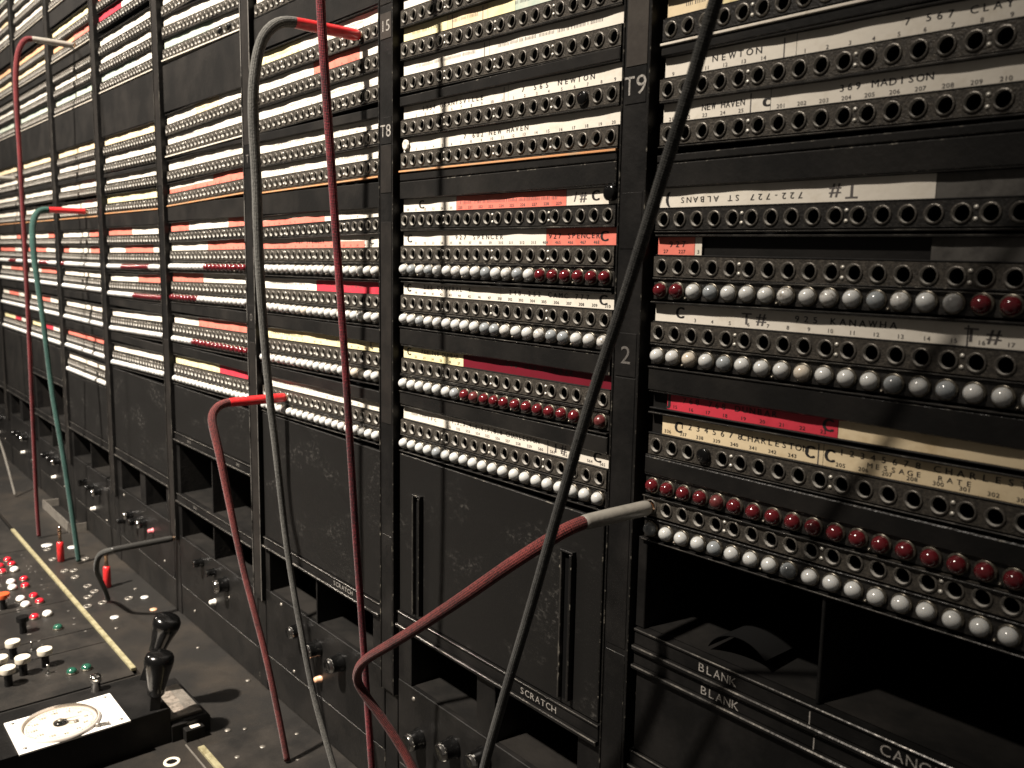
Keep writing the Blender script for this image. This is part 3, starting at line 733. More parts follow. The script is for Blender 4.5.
def far_rows(i, sd, two=False):
    r_ = random.Random(sd); c = lambda: r_.choice('wwwwcn')
    a_, b_ = (.3710, .3435) if i == 5 else (.3640, .3375)
    rows = [('J', .5900, dict(segs=[(20,'c')])), ('J', .5640, dict(segs=[(20,'w')])), ('J', .5380, dict(segs=[(20,'w')])), ('J', .5120, dict(segs=[(20,'n')])),
     ('J', .4860, dict(segs=[(20,'w')])), ('J', .4600, dict(segs=[(12,'w'),(20,'c')])), ('J', .4335, dict(segs=[(20,'w')], ledge=('ledge_white',0), lz=-.0086)), ('P', b_+.052, .4215),
     ('J', a_, dict(segs=[(20,'y')] if i == 5 else [(20,'p')])), ('J', b_, dict(segs=[(11,'p'),(20,'s')] if i == 5 else [(20,'c')], ledge=('ledge_white',0), lz=-.0086)),
     ('P', .3145, b_-.0135), ('J', .3059, dict()), ('J', .2803, dict(segs=[(20,'w')])), ('J', .2511, dict(segs=[(20,'n')], ledge=('ledge_white',0))),
     ('P', .1800, .2410), ('J', .1596, dict(segs=[(20,'c')])), ('J', .1333, dict(segs=[(20,'w')])), ('P', .1180, .1245),
     ('J', .0992, dict(segs=[(20,'w')])), ('J', .0660, dict(segs=[(20,'w')], ledge=('ledge_orange',0))),
     ('P', .0370, .0560), ('J', .0172, dict(segs=[(14,'w'),(20,'s')], hi=.0180)),
     ('J', -.0100, dict(segs=[(3,'s'),(14,'w'),(20,'s')] if i == 5 else [(12,'s'),(20,'w')], hi=.0180)), ('L', -.0238, 'rr'+'w'*18 if i == 5 else 'w'*9+'r'*6+'w'*5),
     ('J', -.0510, dict(segs=[(20,'w')] if i == 5 else [(8,'w'),(20,'s')], hi=.0180)), ('L', -.0642, 'w'*20),
     ('P', -.0850, -.0730), ('J', -.1085, dict(segs=[(20,'w')] if i == 5 else [(5,'w'),(13,'s'),(20,'w')], hi=.0182)), ('L', -.1219, 'w'*20)]
    if i == 5:
        rows += [('P', -.1425, -.1310), ('J', -.1625, dict(segs=[(20,'s')], hi=.0170)), ('L', -.1757, 'w'*20), ('J', -.2075, dict(segs=[(20,'w')], hi=.0180)), ('L', -.2211, 'w'*20),
                 ('P', -.3225, -.2300, 'scuffed_panel')]
    else:
        rows += [('P', -.1420, -.1300), ('J', -.1640, dict(segs=[(9,'y'),(14,'r'),(20,'w')], hi=.0182)), ('L', -.1775, 'w'*20)]
        rows += [('P', -.2485 if two else -.3225, -.1880, 'panel_black')]
    if two:
        rows += [('R', -.2620, -.2495), ('H', -.3380, -.2625, [(0,.117),(.1195,.244)]), ('R', -.3510, -.3385), ('H', -.4020, -.3515, [(0,.117),(.1195,.244)])]
        top = -.4025
    else:
        rows += [('R', -.3375, -.3235), ('H', -.3915, -.3380, [(0,.117),(.1195,.244)] if i == 5 else [(.0105,.108),(.1325,.2275)])]
        top = -.3920
    rows += [('F', -.5210, top, [(.075,-.427,.0060,.014),(.122,-.426,.0060,.014),(.165,-.425,.0065,.015)], [(.128,-.465,'peg_white')], [(.20,-.47)])]
    return rows

build_bay(0, 'nearest switchboard bay right of the post marked T9, with upside-down ST ALBANS strip', A0)
build_bay(1, 'switchboard bay between posts T8 and T9, SPENCER strips above a scuffed black panel', B0)
build_bay(2, 'switchboard bay just left of post T8, crossed by the grey and dark red hanging cords', C0)
build_bay(3, 'switchboard bay with a two-storey pigeonhole behind the red-sleeved brick cord', D0)
build_bay(4, 'switchboard bay with a smeared tall black panel just left of the two-storey pigeonhole bay', E0)
build_bay(5, 'switchboard bay with white lamp rows lowest of all, right of the green cord', far_rows(5, 3))
build_bay(6, 'switchboard bay partly behind the green cord, with stacked pigeonholes', far_rows(6, 4, True))
build_bay(7, 'far switchboard bay at the left edge beyond the tall red cord', far_rows(7, 5))
build_bay(8, 'farthest switchboard bay, only its upper rows showing at the left edge', far_rows(8, 6))

# ---- fittings of the near bays
rootA, doneA = BAYS[0]; rootB, doneB = BAYS[1]
# curled black card lying in the near pigeonhole
mb = MB(); n = 14
vs = []; fs = []
for k in range(n+1):
    a = -1.2 + 2.1*k/n
    for y in (.008, .075):
        vs.append((.066 + .024*math.sin(a), y, -.2385 + .020*(math.cos(a)-math.cos(1.2)) + .001))
vs2 = [(v[0], v[1], v[2]+.0008) for v in vs]
for k in range(n):
    fs += [(2*k, 2*k+1, 2*k+3, 2*k+2)]
m0 = len(vs)
mb.add(vs+vs2, fs + [tuple(m0+q for q in reversed(f)) for f in fs] + [(2*k, 2*k+2, m0+2*k+2, m0+2*k) for k in range(n)], 'void', True)
card = mb.obj('curled_card', label='curled black card lying inside the pigeonhole above the BLANK rails', cat='card')

def slot(xc, z0, z1, w, hook):
    mb = MB()
    mb.tbox(xc-w/2, xc-w/2+.0018, -.0045, 0, z0, z1, 'polished_edge', (0,0), .0004, 'worn_edge')
    mb.tbox(xc+w/2-.0025, xc+w/2, -.0060, 0, z0+.002, z1, 'black_enamel', (0,0), .0005, 'worn_edge')
    mb.box(xc-w/2+.0018, xc+w/2-.0025, -.0012, 0, z0, z1, 'void')
    mb.tbox(xc-w/2, xc+w/2, -.0050, 0, z1, z1+.0018, 'black_enamel', (0,0), .0004, 'worn_edge')
    for zz in (z1-.006, z1-.013, z0+.02):
        mb.lathe([(.0022, 0), (.0020, .0016), (.0001, .0022)], 'worn_edge', 10, Matrix.Translation((xc-w/2-.0012, -.001, zz)) @ YM)
    doneB(mb, 'card_clip')
slot(-.264, -.3180, -.2085, .013, 1)
slot(-.073, -.3180, -.2065, .013, 1)
# crumpled scrap at the left end of the NEW HAVEN card
mb = MB(); mb.lathe([(.0001, 0), (.003, .0006), (.0042, .0004), (.0050, -.0006)], 'dial_paper', 9, Matrix.Translation((-.2895, .001, .0945)) @ YM, smooth=False)
doneB(mb, 'crumpled_label')
mb = MB(); mb.lathe([(.0052, -.003), (.0052, .0018), (.004, .0026), (.0001, .0026)], 'bakelite', 16, Matrix.Translation((-.0455, 0, .0436)) @ YM)
doneB(mb, 'snap_button')

# ------------------------------------------------------------------ upright posts
PL = {-1: ('black upright post beyond the right end of the nearest bay',),
 0: ('black upright post marked T9 and 2, right of the SPENCER bay',),
 1: ('black upright post marked 15 and T8, left of the SPENCER bay',),
 2: ('narrow upright post marked 0, behind the grey cord with the red sleeve',),
 3: ('upright post ending above the black elbowed plug, third left of the grey cord\'s post T8',),
 4: ('upright post just right of the smallest clear lamp rows, left of the smeared panel bay',),
 5: ('upright post just right of the green cord',),
 6: ('upright post behind the tall left red cord',),
 7: ('upright post at the left edge of the photo beside the lowest pigeonholes',),
 8: ('farthest upright post at the upper left corner',)}
PL[3] = ('upright post between the two-storey pigeonhole bay and the smeared panel bay',)
for i in range(-1, 9):
    x0 = POSTX - P*i; x1 = x0 + POSTW
    zb, ztop = -.4075, .34 if i < 1 else (.46 if i < 4 else .64)
    root = empty('upright_post', (x0 + POSTW/2, 0, zb), label=PL[i][0], cat='post', group='upright posts between the bays')
    ox, oz = x0+POSTW/2, zb
    def dn(mb, nm, **k):
        mb.v = [(v[0]-ox, v[1], v[2]-oz) for v in mb.v]; return mb.obj(nm, root, **k)
    mb = MB()
    mb.tbox(x0+.0012, x1-.0012, -.0042, .012, zb, ztop, 'black_enamel', (0,0), .0003)
    dn(mb, 'post_body')
    for a, b in ((x0, x0+.0013), (x1-.0013, x1)):
        mb = MB(); mb.tbox(a, b, -.0054, .010, zb-.0005, ztop, 'black_enamel', (0,0), .00045, 'worn_edge' if i < 2 else ('bare_edge' if i == 2 else 'polished_edge'))
        dn(mb, 'edge_strip')
    def plate(z0, z1, m_='stile_grey', txt=None, frame=False, xa=.003, xb=.003, h=.0075):
        mb = MB(); a, b = x0+xa, x1-xb
        if frame:
            mb.tbox(a, b, -.0046, -.004, z0, z1, 'black_enamel', (0,0), .0002, 'worn_edge')
        else: mb.tbox(a, b, -.0047, -.004, z0, z1, m_, (0,0), .0002)
        if txt:
            ad = h*.85; w = ad*len(txt)
            text(mb, txt, (a+b)/2-w/2, z0+(z1-z0-h)/2, h, -.0049, 'engraved_dim' if txt in ('2', 'T', 'O') else 'engraved_white', ad)
        dn(mb, 'number_plate')
    if i == 0:
        plate(.119, .30, 'stile_brown'); plate(.0965, .1185, 'black_enamel', 'T9', h=.0115); plate(.0075, .0425, frame=True)
        plate(-.074, -.046, 'black_enamel', '2', h=.0115); plate(-.402, -.262, frame=True)
        plate(-.2575, -.075, 'black_enamel')
    elif i == 1:
        plate(.184, .205, 'stile_brown', '15', h=.009); plate(.212, .30); plate(.0965, .119, 'black_enamel', 'T8', h=.0105)
        plate(.055, .0955); plate(-.15, .03, 'stile_grey'); plate(-.402, -.362, 'black_enamel', frame=True); plate(-.36, -.255, 'black_enamel', frame=True)
    elif i == 2:
        plate(.095, .115, 'black_enamel', 'T', h=.009); plate(-.085, -.058, 'black_enamel', 'O', h=.008); plate(-.402, -.10, 'stile_grey'); plate(.12, .40, 'stile_grey')
    elif i >= 3:
        plate(-.402, -.12, 'stile_grey'); plate(-.06, .05, 'black_enamel', frame=True); plate(.09, .42, 'stile_grey')
    mb = MB(); mb.tbox(x0+.001, x1-.001, .0002, .012, -.5210, zb-.0012, 'black_enamel', (0,0), .0004)
    dn(mb, 'foot_panel')

# cabinet interior behind everything
mb = MB(); mb.box(-2.95, .40, .125, .135, -.56, .70, 'void'); mb.obj('cabinet_back', kind='structure', label='dark back of the cabinet behind the jack field')

# ------------------------------------------------------------------ key shelf
ZD = -.5218
mb = MB()
mb.box(-3.1, .60, -.1055, .10, ZD-.03, ZD, 'desk_linoleum')
mb.box(-.725, .60, -.62, -.1060, ZD-.03, ZD, 'desk_linoleum')
sh = mb.obj('key_shelf', label='dark worn key shelf running along the foot of the switchboard', cat='shelf')
def part(mb, nm, **k): return mb.obj(nm, sh, **k)
mb = MB()
edges = [-3.1, -2.20, -1.90, -1.61, -1.322, -1.033, -.905, -.848, -.7275]
for a, b in zip(edges[:-1], edges[1:]):
    mb.tbox(0, 0, 0, 0, 0, 0, 'key_panel') if False else None
    mb.box(a+.0009, b-.0009, -.62, -.1125, ZD-.03, ZD+.0004, 'key_panel')
part(mb, 'key_panel')
mb = MB(); mb.box(-3.1, -.725, -.62, -.106, ZD-.032, ZD-.006, 'void'); part(mb, 'panel_bed')
mb = MB(); mb.v = []; 
mb.box(-1.46, -.742, -.1120, -.1062, ZD-.001, ZD+.0026, 'brass_worn')
part(mb, 'brass_hinge')
mb = MB(); mb.box(-.514, -.28, -.1130, -.1065, ZD-.001, ZD+.0026, 'brass_worn')
mb.box(-.530, -.30, -.1210, -.1195, ZD-.0005, ZD+.0008, 'steel_grey')
part(mb, 'brass_hinge')
mb = MB(); mb.box(-.5110, .10, -.1060, .0, ZD-.0005, ZD+.0012, 'key_panel'); part(mb, 'cover_plate')
def disc(x, y, r, m_, nm, h=.0009, n=20):
    mb = MB(); mb.lathe([(r, 0), (r*.97, h), (.0001, h*1.15)], m_, n)
    o_ = part(mb, nm); o_.location = (x, y, ZD+.0006); return o_
for x, y, r, m_ in [(-.975,-.022,.0056,'jewel_white'),(-.924,-.080,.0058,'jewel_white'),(-1.326,-.080,.0090,'jewel_white'),(-1.288,-.047,.0080,'jewel_white'),(-.919,-.027,.0050,'peg_peach')]:
    disc(x, y, r, m_, 'lamp_lens')
def plugseat(x, y, r=.0050, rm='steel_grey'):
    mb = MB(); mb.lathe([(r*1.25, 0), (r*1.2, .0012), (r*.85, .0014), (r*.78, .0004)], rm, 20); mb.lathe([(r*.78, .0004), (.0001, .0003)], 'void', 20)
    o_ = part(mb, 'plug_seat'); o_.location = (x, y, ZD+.0004)
for x, y in [(-.991,-.078),(-1.027,-.089),(-1.045,-.075),(-1.075,-.077),(-1.128,-.082),(-1.161,-.076),(-1.169,-.088),(-.985,-.042),(-.99,-.099),(-1.09,-.044),(-1.21,-.046),(-1.24,-.09),(-1.30,-.085)]:
    plugseat(x, y)
plugseat(-.506, -.143, .0068, 'ivory')
for x, y in [(-.884,-.089),(-.754,-.023),(-1.019,-.022),(-.626,-.009),(-.530,-.074),(-.521,-.058),(-.475,-.058),(-.476,-.018),(-.473,-.087),(-.43,-.04),(-.80,-.05)]:
    disc(x, y, random.choice((.0022, .0028, .0032)), 'steel_grey', 'screw_head', .0006, 12)
# small paper markings engraved beside the keys
mb = MB(); r_ = random.Random(5)
for k in range(45):
    x = -1.30 + r_.random()*.42; y = r_.choice((-.128, -.134, -.184, -.190)) + r_.uniform(-.001, .001); w = r_.uniform(.001, .0035)
    mb.add([(x, y, ZD+.0008), (x+.0012, y, ZD+.0008), (x+.0012, y+w, ZD+.0008), (x, y+w, ZD+.0008)], [(0,1,2,3)], 'engraved_white')
part(mb, 'engraving', kind='stuff')
def jewel(x, y, m_, r=.0062):
    mb = MB(); mb.lathe([(r*1.12, 0), (r*1.12, .0015), (r, .0022)], 'collar', 16)
    pr = [(r, .0018)] + [(max(r*math.cos(a), .0001), .0028 + r*.75*math.sin(a)) for a in [PI/2*q/6 for q in range(0, 7)]]
    mb.lathe(pr, m_, 18); o_ = part(mb, 'indicator_lamp'); o_.location = (x, y, ZD+.0004)
for x, y in [(-1.277,-.151),(-1.249,-.150),(-1.219,-.169),(-1.162,-.149),(-1.129,-.154),(-1.076,-.153),(-1.047,-.151),(-.989,-.170),(-1.250,-.167),(-1.305,-.166)]: jewel(x, y, 'jewel_red')
for x, y in [(-1.217,-.152),(-1.159,-.168),(-1.132,-.171),(-1.074,-.171),(-1.046,-.170),(-.990,-.153)]: jewel(x, y, 'jewel_white', .0066)
for x, y in [(-.930,-.153),(-.778,-.172),(-.778,-.155)]: jewel(x, y, 'jewel_green', .0062)
def button(x, y, h=.017, r=.0088, cap='ivory'):
    mb = MB(); mb.lathe([(.0046, 0), (.0046, h)], 'bakelite', 16)
    mb.lathe([(.0046, h), (r*.98, h)], cap, 28); mb.lathe([(r*.98, h), (r, h+.0004), (r, h+.0062)], cap, 28); mb.lathe([(r, h+.0062), (r*.95, h+.0068)], cap, 28); mb.lathe([(r*.95, h+.0068), (.0001, h+.0068)], cap, 28)
    o_ = part(mb, 'push_button'); o_.location = (x, y, ZD+.0004)
for x, y, cap in [(-.8675,-.2195,'ivory'),(-.810,-.2195,'ivory'),(-.818,-.193,'ivory'),(-.790,-.2395,'ivory'),(-.826,-.241,'ivory'),(-.945,-.193,'bakelite'),(-1.053,-.197,'jewel_orange')]:
    button(x, y, cap=cap, r=.0088 if cap != 'bakelite' else .0078)
def pin(x, y):
    mb = MB(); mb.lathe([(.0034, 0), (.0034, .0012), (.0014, .0018), (.0012, .008), (.0019, .010), (.0016, .0118), (.0001, .0124)], 'chrome', 12)
    o_ = part(mb, 'toggle_pin'); o_.location = (x, y, ZD+.0004)
pin(-.879, -.196); pin(-.795, -.195)

# channel bracket on the shelf by the foot of the board
mb = MB()
vs = [(-1.600,-.028,ZD),(-1.372,-.022,ZD)]
mb.tbox(-1.585, -1.375, -.031, -.0285, ZD, ZD+.018, 'steel_grey', (0,0), .0004, 'worn_edge')
mb.box(-1.585, -1.582, -.0285, -.001, ZD, ZD+.016, 'steel_grey')
mb.box(-1.378, -1.375, -.0285, -.001, ZD, ZD+.016, 'steel_grey')
mb.box(-1.582, -1.378, -.0285, -.001, ZD, ZD+.0015, 'panel_black')
mb.obj('metal_tray', label='small grey metal tray on the key shelf behind the green cord', cat='tray')

# ------------------------------------------------------------------ elapsed-time recorder with dial
R = empty('time_recorder', (-.62, -.18, ZD), label='black box with white square dial plate and two black levers on the key shelf', cat='time recorder')
def rp(mb, nm, parent=R, **k):
    off = (-.62, -.18, ZD)
    if parent is not R: off = (off[0]+parent.location.x, off[1]+parent.location.y, off[2]+parent.location.z)
    mb.v = [(v[0]-off[0], v[1]-off[1], v[2]-off[2]) for v in mb.v]; return mb.obj(nm, parent, **k)
ZP = -.4800
mb = MB(); 
def zbox(mb, x0, x1, y0, y1, z0, z1, m, c=.0008):
    # box with chamfered top
    vs = [(x0,y0,z0),(x1,y0,z0),(x1,y1,z0),(x0,y1,z0),(x0,y0,z1-c),(x1,y0,z1-c),(x1,y1,z1-c),(x0,y1,z1-c),(x0+c,y0+c,z1),(x1-c,y0+c,z1),(x1-c,y1-c,z1),(x0+c,y1-c,z1)]
    mb.add(vs, [(0,1,5,4),(1,2,6,5),(2,3,7,6),(3,0,4,7),(4,5,9,8),(5,6,10,9),(6,7,11,10),(7,4,8,11),(8,9,10,11)], m)
zbox(mb, -.640, -.545, -.292, -.130, ZD, ZP-.0018, 'black_enamel')
case = rp(mb, 'case')
mb = MB()
zbox(mb, -.652, -.543, -.1295, -.088, ZD, -.502, 'black_enamel', .002)
rp(mb, 'lever_housing')
# dial plate
mb = MB(); zbox(mb, -.6130, -.5400, -.2745, -.1718, ZP-.0018, ZP, 'dial_face', .0004)
for x, y in [(-.606,-.268),(-.606,-.179),(-.548,-.268),(-.548,-.179)]:
    mb.lathe([(.0022, 0), (.0020, .0006), (.0001, .0008)], 'steel_grey', 10, Matrix.Translation((x, y, ZP)))
pl = rp(mb, 'dial_plate')
dcx, dcy = -.5765, -.2300; dr = .0348
mb = MB(); M = Matrix.Translation((dcx, dcy, ZP))
mb.lathe([(dr+.0028, 0), (dr+.0028, .0022), (dr+.0012, .0036), (dr-.0004, .0034), (dr-.0010, .0004)], 'dial_ring', 56, M)
mb.lathe([(dr-.0010, .0004), (.0001, .0004)], 'dial_paper', 56, M)
rp(mb, 'dial', pl)
mb = MB()
for k in range(60):
    a = 2*PI*k/60; L_ = .0026 if k % 5 == 0 else .0014; w = .00018 if k % 5 else .0003
    c, s_ = math.cos(a), math.sin(a); r1, r2 = dr*.90, dr*.90-L_
    mb.add([(dcx+c*r1-s_*w, dcy+s_*r1+c*w, ZP+.0006), (dcx+c*r1+s_*w, dcy+s_*r1-c*w, ZP+.0006), (dcx+c*r2+s_*w, dcy+s_*r2-c*w, ZP+.0006), (dcx+c*r2-s_*w, dcy+s_*r2+c*w, ZP+.0006)], [(0,1,2,3)], 'ink')
for k, s_t in enumerate(['15','30','45','60','75','90','105','120','135','150','165','180']):
    a = PI/2 - 2*PI*(k+1)/12
    for q, ch in enumerate(s_t):
        vs, fs, a0, a1 = glyph(ch); kk = .0030/.7
        out = []
        for vx, vy in vs:
            lx, ly = (vx-(a0+a1)/2)*kk + (q-(len(s_t)-1)/2)*.0023, vy*kk-.0015
            # text rotated so that its top faces the board's far end
            X = dcx + math.sin(a)*-dr*.70 - ly*1.0; Y = dcy + math.cos(a)*dr*.70 + lx
            out.append((X, Y, ZP+.0007))
        mb.add(out, fs, 'ink')
rp(mb, 'dial_markings', pl)
mb = MB(); mb.lathe([(.0066, .001), (.0066, .0024), (.0048, .0034), (.0020, .0042), (.0001, .0043)], 'bakelite', 24, Matrix.Translation((dcx, dcy, ZP)))
mb.lathe([(.0026, .0042), (.0020, .0052), (.0001, .0054)], 'steel_grey', 16, Matrix.Translation((dcx, dcy, ZP)))
def hand(mb, a, L_, w, z):
    c, s_ = math.cos(a), math.sin(a)
    mb.add([(dcx-s_*w, dcy+c*w, z), (dcx+s_*w, dcy-c*w, z), (dcx+c*L_, dcy+s_*L_, z)], [(0,1,2)], 'ink')
hand(mb, 1.45, .021, .0011, ZP+.0040); hand(mb, .9, .016, .0013, ZP+.0036)
mb.lathe([(.0022, .0005), (.0022, .0020), (.0001, .0022)], 'steel_grey', 14, Matrix.Translation((dcx+.006, dcy+.0135, ZP)))
rp(mb, 'dial_hand', pl)
mb = MB(); M = Matrix.Translation((dcx, dcy, ZP))
mb.lathe([(dr+.0006, .0034)] + [(dr*math.cos(a), .0036+.0045*math.sin(a)) for a in [PI/2*q/8 for q in range(0, 8)]] + [(.0001, .0081)], 'dial_glass', 56, M)
# the domed crystal is a single thin pane
rp(mb, 'crystal', pl)
# key stem on the plate
mb = MB(); M = Matrix.Translation((-.5480, -.2040, ZP+.0022)) @ Matrix.Rotation(-PI/2, 4, 'X') @ Matrix.Rotation(.25, 4, 'Y')
mb.lathe([(.0001, 0), (.0022, .0002), (.0022, .004), (.0015, .0045), (.0015, .012), (.0019, .013), (.0001, .0135)], 'steel_grey', 12, M)
rp(mb, 'winding_stem', pl)
# chromed knob at the back of the case
mb = MB(); mb.lathe([(.0048, 0), (.0048, .010), (.0062, .011), (.0062, .0165), (.0050, .018), (.0001, .0185)], 'chrome', 24, Matrix.Translation((-.632, -.181, ZP-.0018)))
rp(mb, 'thumb_knob')
mb = MB(); mb.lathe([(.0048, 0), (.0048, .006), (.0001, .0065)], 'chrome', 24, Matrix.Translation((-.632, -.290, ZP-.0018)))
rp(mb, 'thumb_knob')
# name plate with fine print, seen behind the levers
mb = MB(); zbox(mb, -.628, -.552, -.1275, -.0935, -.502, -.4990, 'steel_grey', .0005)
mb.add([(-.626,-.126,-.4988),(-.585,-.126,-.4988),(-.585,-.106,-.4988),(-.626,-.106,-.4988)], [(0,1,2,3)], 'plate_tarnished')
mb.add([(-.583,-.126,-.4988),(-.554,-.126,-.4988),(-.554,-.108,-.4988),(-.583,-.108,-.4988)], [(0,1,2,3)], 'plate_tarnished')
for k in range(6):
    y = -.1045 + k*.0016
    for q in range(18):
        x = -.624 + q*.0038
        if random.random() < .8: mb.add([(x,y,-.4987),(x+.0028,y,-.4987),(x+.0028,y+.0007,-.4987),(x,y+.0007,-.4987)], [(0,1,2,3)], 'plate_tarnished')
rp(mb, 'instruction_plate')
mb = MB(); zbox(mb, -.5430, -.5330, -.1180, -.0980, ZD, -.508, 'black_enamel', .001)
mb.add([(-.5415,-.112,-.5079),(-.5350,-.112,-.5079),(-.5350,-.102,-.5079),(-.5415,-.102,-.5079)], [(0,1,2,3)], 'ledge_white')
rp(mb, 'end_block')

def frame_along(pts):
    fr = []; up = None
    for k in range(len(pts)):
        a = pts[max(0, k-1)]; b = pts[min(len(pts)-1, k+1)]; t = (b-a).normalized()
        if up is None:
            up = t.orthogonal().normalized()
        up = (up - t*up.dot(t)).normalized(); fr.append((t, up, t.cross(up)))
    return fr
def spline(pts, per=10):
    pts = [Vector(p) for p in pts]; out = []
    n = len(pts)
    for k in range(n-1):
        p0 = pts[max(0, k-1)]; p1 = pts[k]; p2 = pts[k+1]; p3 = pts[min(n-1, k+2)]
        d = (p2-p1).length; per_ = max(3, int(d/.006))
        for q in range(per_):
            t = q/per_; t2 = t*t; t3 = t2*t
            out.append(.5*((2*p1)+(-p0+p2)*t+(2*p0-5*p1+4*p2-p3)*t2+(-p0+3*p1-3*p2+p3)*t3))
    out.append(pts[-1]); return out
def tube(name, pts, rad, m_, parent=None, n=14, smooth_it=2, off=(0,0,0), **k):
    ps = spline(pts)
    for _ in range(smooth_it):
        ps = [ps[0]] + [(ps[q-1]+ps[q]*2+ps[q+1])/4 for q in range(1, len(ps)-1)] + [ps[-1]]
    fr = frame_along(ps); L_ = [0]
    for q in range(1, len(ps)): L_.append(L_[-1]+(ps[q]-ps[q-1]).length)
    tot = L_[-1]; vs = []; fs = []; uvs = []
    for q, (p, (t, u, w)) in enumerate(zip(ps, fr)):
        r = rad(L_[q], tot) if callable(rad) else rad
        for i in range(n):
            a = 2*PI*i/n; v = p + (u*math.cos(a)+w*math.sin(a))*r
            vs.append((v.x-off[0], v.y-off[1], v.z-off[2]))
    me = bpy.data.meshes.new(name)
    for q in range(len(ps)-1):
        for i in range(n):
            j = (i+1) % n; fs.append((q*n+i, q*n+j, (q+1)*n+j, (q+1)*n+i))
            uvs += [(i/n, L_[q]), ((i+1)/n, L_[q]), ((i+1)/n, L_[q+1]), (i/n, L_[q+1])]
    nf = len(fs); fs.append(tuple(reversed(range(n)))); fs.append(tuple((len(ps)-1)*n+i for i in range(n)))
    uvs += [(0, 0)]*(2*n)
    me.from_pydata(vs, [], fs); me.materials.append(MATS[m_])
    me.polygons.foreach_set('use_smooth', [True]*nf+[False]*2)
    uvl = me.uv_layers.new(name='UVMap')
    uvl.data.foreach_set('uv', [c for uv in uvs for c in uv]); me.update()
    o = bpy.data.objects.new(name, me); COL.objects.link(o)
    if parent: o.parent = parent
    tag(o, **k); return o

# levers: bent flat arm with pear-shaped black handle
def lever(foot, top, r0, lab):
    foot = Vector(foot); top = Vector(top)
    d = (top - foot); L_ = d.length; d.normalize()
    M = Matrix.Translation(foot) @ d.to_track_quat('Z', 'X').to_matrix().to_4x4()
    hb = L_ - .046
    mb = MB()
    w = .0072
    vs = []
    for t in (0, hb+.012):
        for sx, sy in ((-1,-1),(1,-1),(1,1),(-1,1)): vs.append(M @ Vector((sx*w*.7, sy*w, t)))
    mb.add(vs, [(0,1,5,4),(1,2,6,5),(2,3,7,6),(3,0,4,7),(4,5,6,7)], 'bakelite')
    a = rp(mb, 'lever_arm')
    mb = MB()
    pr = [(.0070, hb), (.0088, hb+.002), (.0098, hb+.012), (.0122, hb+.024), (.0146, hb+.033), (.0153, hb+.038), (.0150, hb+.0420), (.0132, hb+.0455), (.0095, hb+.0475), (.0001, hb+.0484)]
    # round the profile
    mb.lathe(pr, 'bakelite', 30, M)
    mb.lathe([(.0001, hb-.0005), (.0070, hb)], 'bakelite', 30, M)
    rp(mb, 'lever_handle')
lever((-.556, -.146, -.510), (-.553, -.1360, -.4225), .01, None)
lever((-.634, -.132, -.502), (-.605, -.1085, -.4070), .01, None)

# ------------------------------------------------------------------ plugs and cords
def sleeve_profile(L_, r, tip=True):
    return [(r*.55, 0), (r*.92, .001), (r, .004), (r, L_*.55), (r*.95, L_*.80), (r*.90, L_-.003), (r*.80, L_), (r*.55, L_)]
def cord(label, jack, path, sleeve_mat, mat_, r0=.0046, taper=None, sl=.066, sr=.0050, name='patch_cord', thick=.0042, thin=.0030, t_len=.06):
    """jack = point on the board where the plug enters; the path begins at the outer end of the plug sleeve"""
    base = Vector(path[-1]); o = empty(name, base, label=label, cat='patch cord', group='cords plugged into the board')
    off = tuple(base)
    out = Vector(path[0]); jk = Vector(jack)
    d = (out - jk); L_ = d.length; d.normalize()
    M = Matrix.Translation(jk) @ d.to_track_quat('Z', 'X').to_matrix().to_4x4()
    s = MB()
    s.lathe([(.0033, -.006), (.0033, .0025)], 'copper_tip', 16, M)
    s.lathe([(.0033, .0020), (sr*.86, .0022), (sr*.97, .0040), (sr, .008), (sr, L_*.6), (sr*.94, L_-.003), (sr*.86, L_-.0004), (thick*.9, L_)], sleeve_mat, 26, M)
    s.v = [(v[0]-off[0], v[1]-off[1], v[2]-off[2]) for v in s.v]
    s.obj('plug_sleeve', o)
    start = jk + d*(L_-.006)
    pts = [start] + [Vector(p) for p in path]
    def rad(l, tot):
        t = min(1, max(0, (l-.02)/t_len)); t = t*t*(3-2*t)
        return thick + (thin-thick)*t
    tube('cord', pts, rad, mat_, o, off=off)
    return o

c1 = [(-.3599,-.067,.1953),(-.3599,-.080,.1925),(-.3618,-.092,.1803),(-.3640,-.097,.1624),(-.3655,-.100,.1402),(-.3676,-.100,.1080),(-.3685,-.098,.0626),(-.3714,-.096,-.0008),(-.3740,-.092,-.0664),(-.3730,-.088,-.1292),(-.3715,-.084,-.1748),(-.3710,-.077,-.2519),(-.3672,-.073,-.2968),(-.3600,-.070,-.3361),(-.3460,-.063,-.4082),(-.3219,-.056,-.4720),(-.303,-.052,-.5180)]
cord('grey cord with a red plug sleeve, bending down over the bay left of post T8', (-.3599, -.0005, .1953), c1, 'sleeve_red', 'cord_grey', thick=.0047, thin=.0028, t_len=.55)
c2 = [(-.2555,-.068,.2790),(-.2545,-.082,.2745),(-.2520,-.093,.2550),(-.2512,-.098,.2200),(-.2508,-.098,.1852),(-.2493,-.097,.1501),(-.2462,-.094,.0781),(-.2440,-.090,.0004),(-.2420,-.086,-.0723),(-.2425,-.081,-.1523),(-.2443,-.076,-.2194),(-.2490,-.068,-.3000),(-.2510,-.058,-.4367),(-.2515,-.053,-.5180)]
cord('dark red flecked cord hanging straight down just left of post T8', (-.2540, -.0005, .2790), c2, 'sleeve_red', 'cord_maroon', thick=.0036, thin=.0029, t_len=.4)
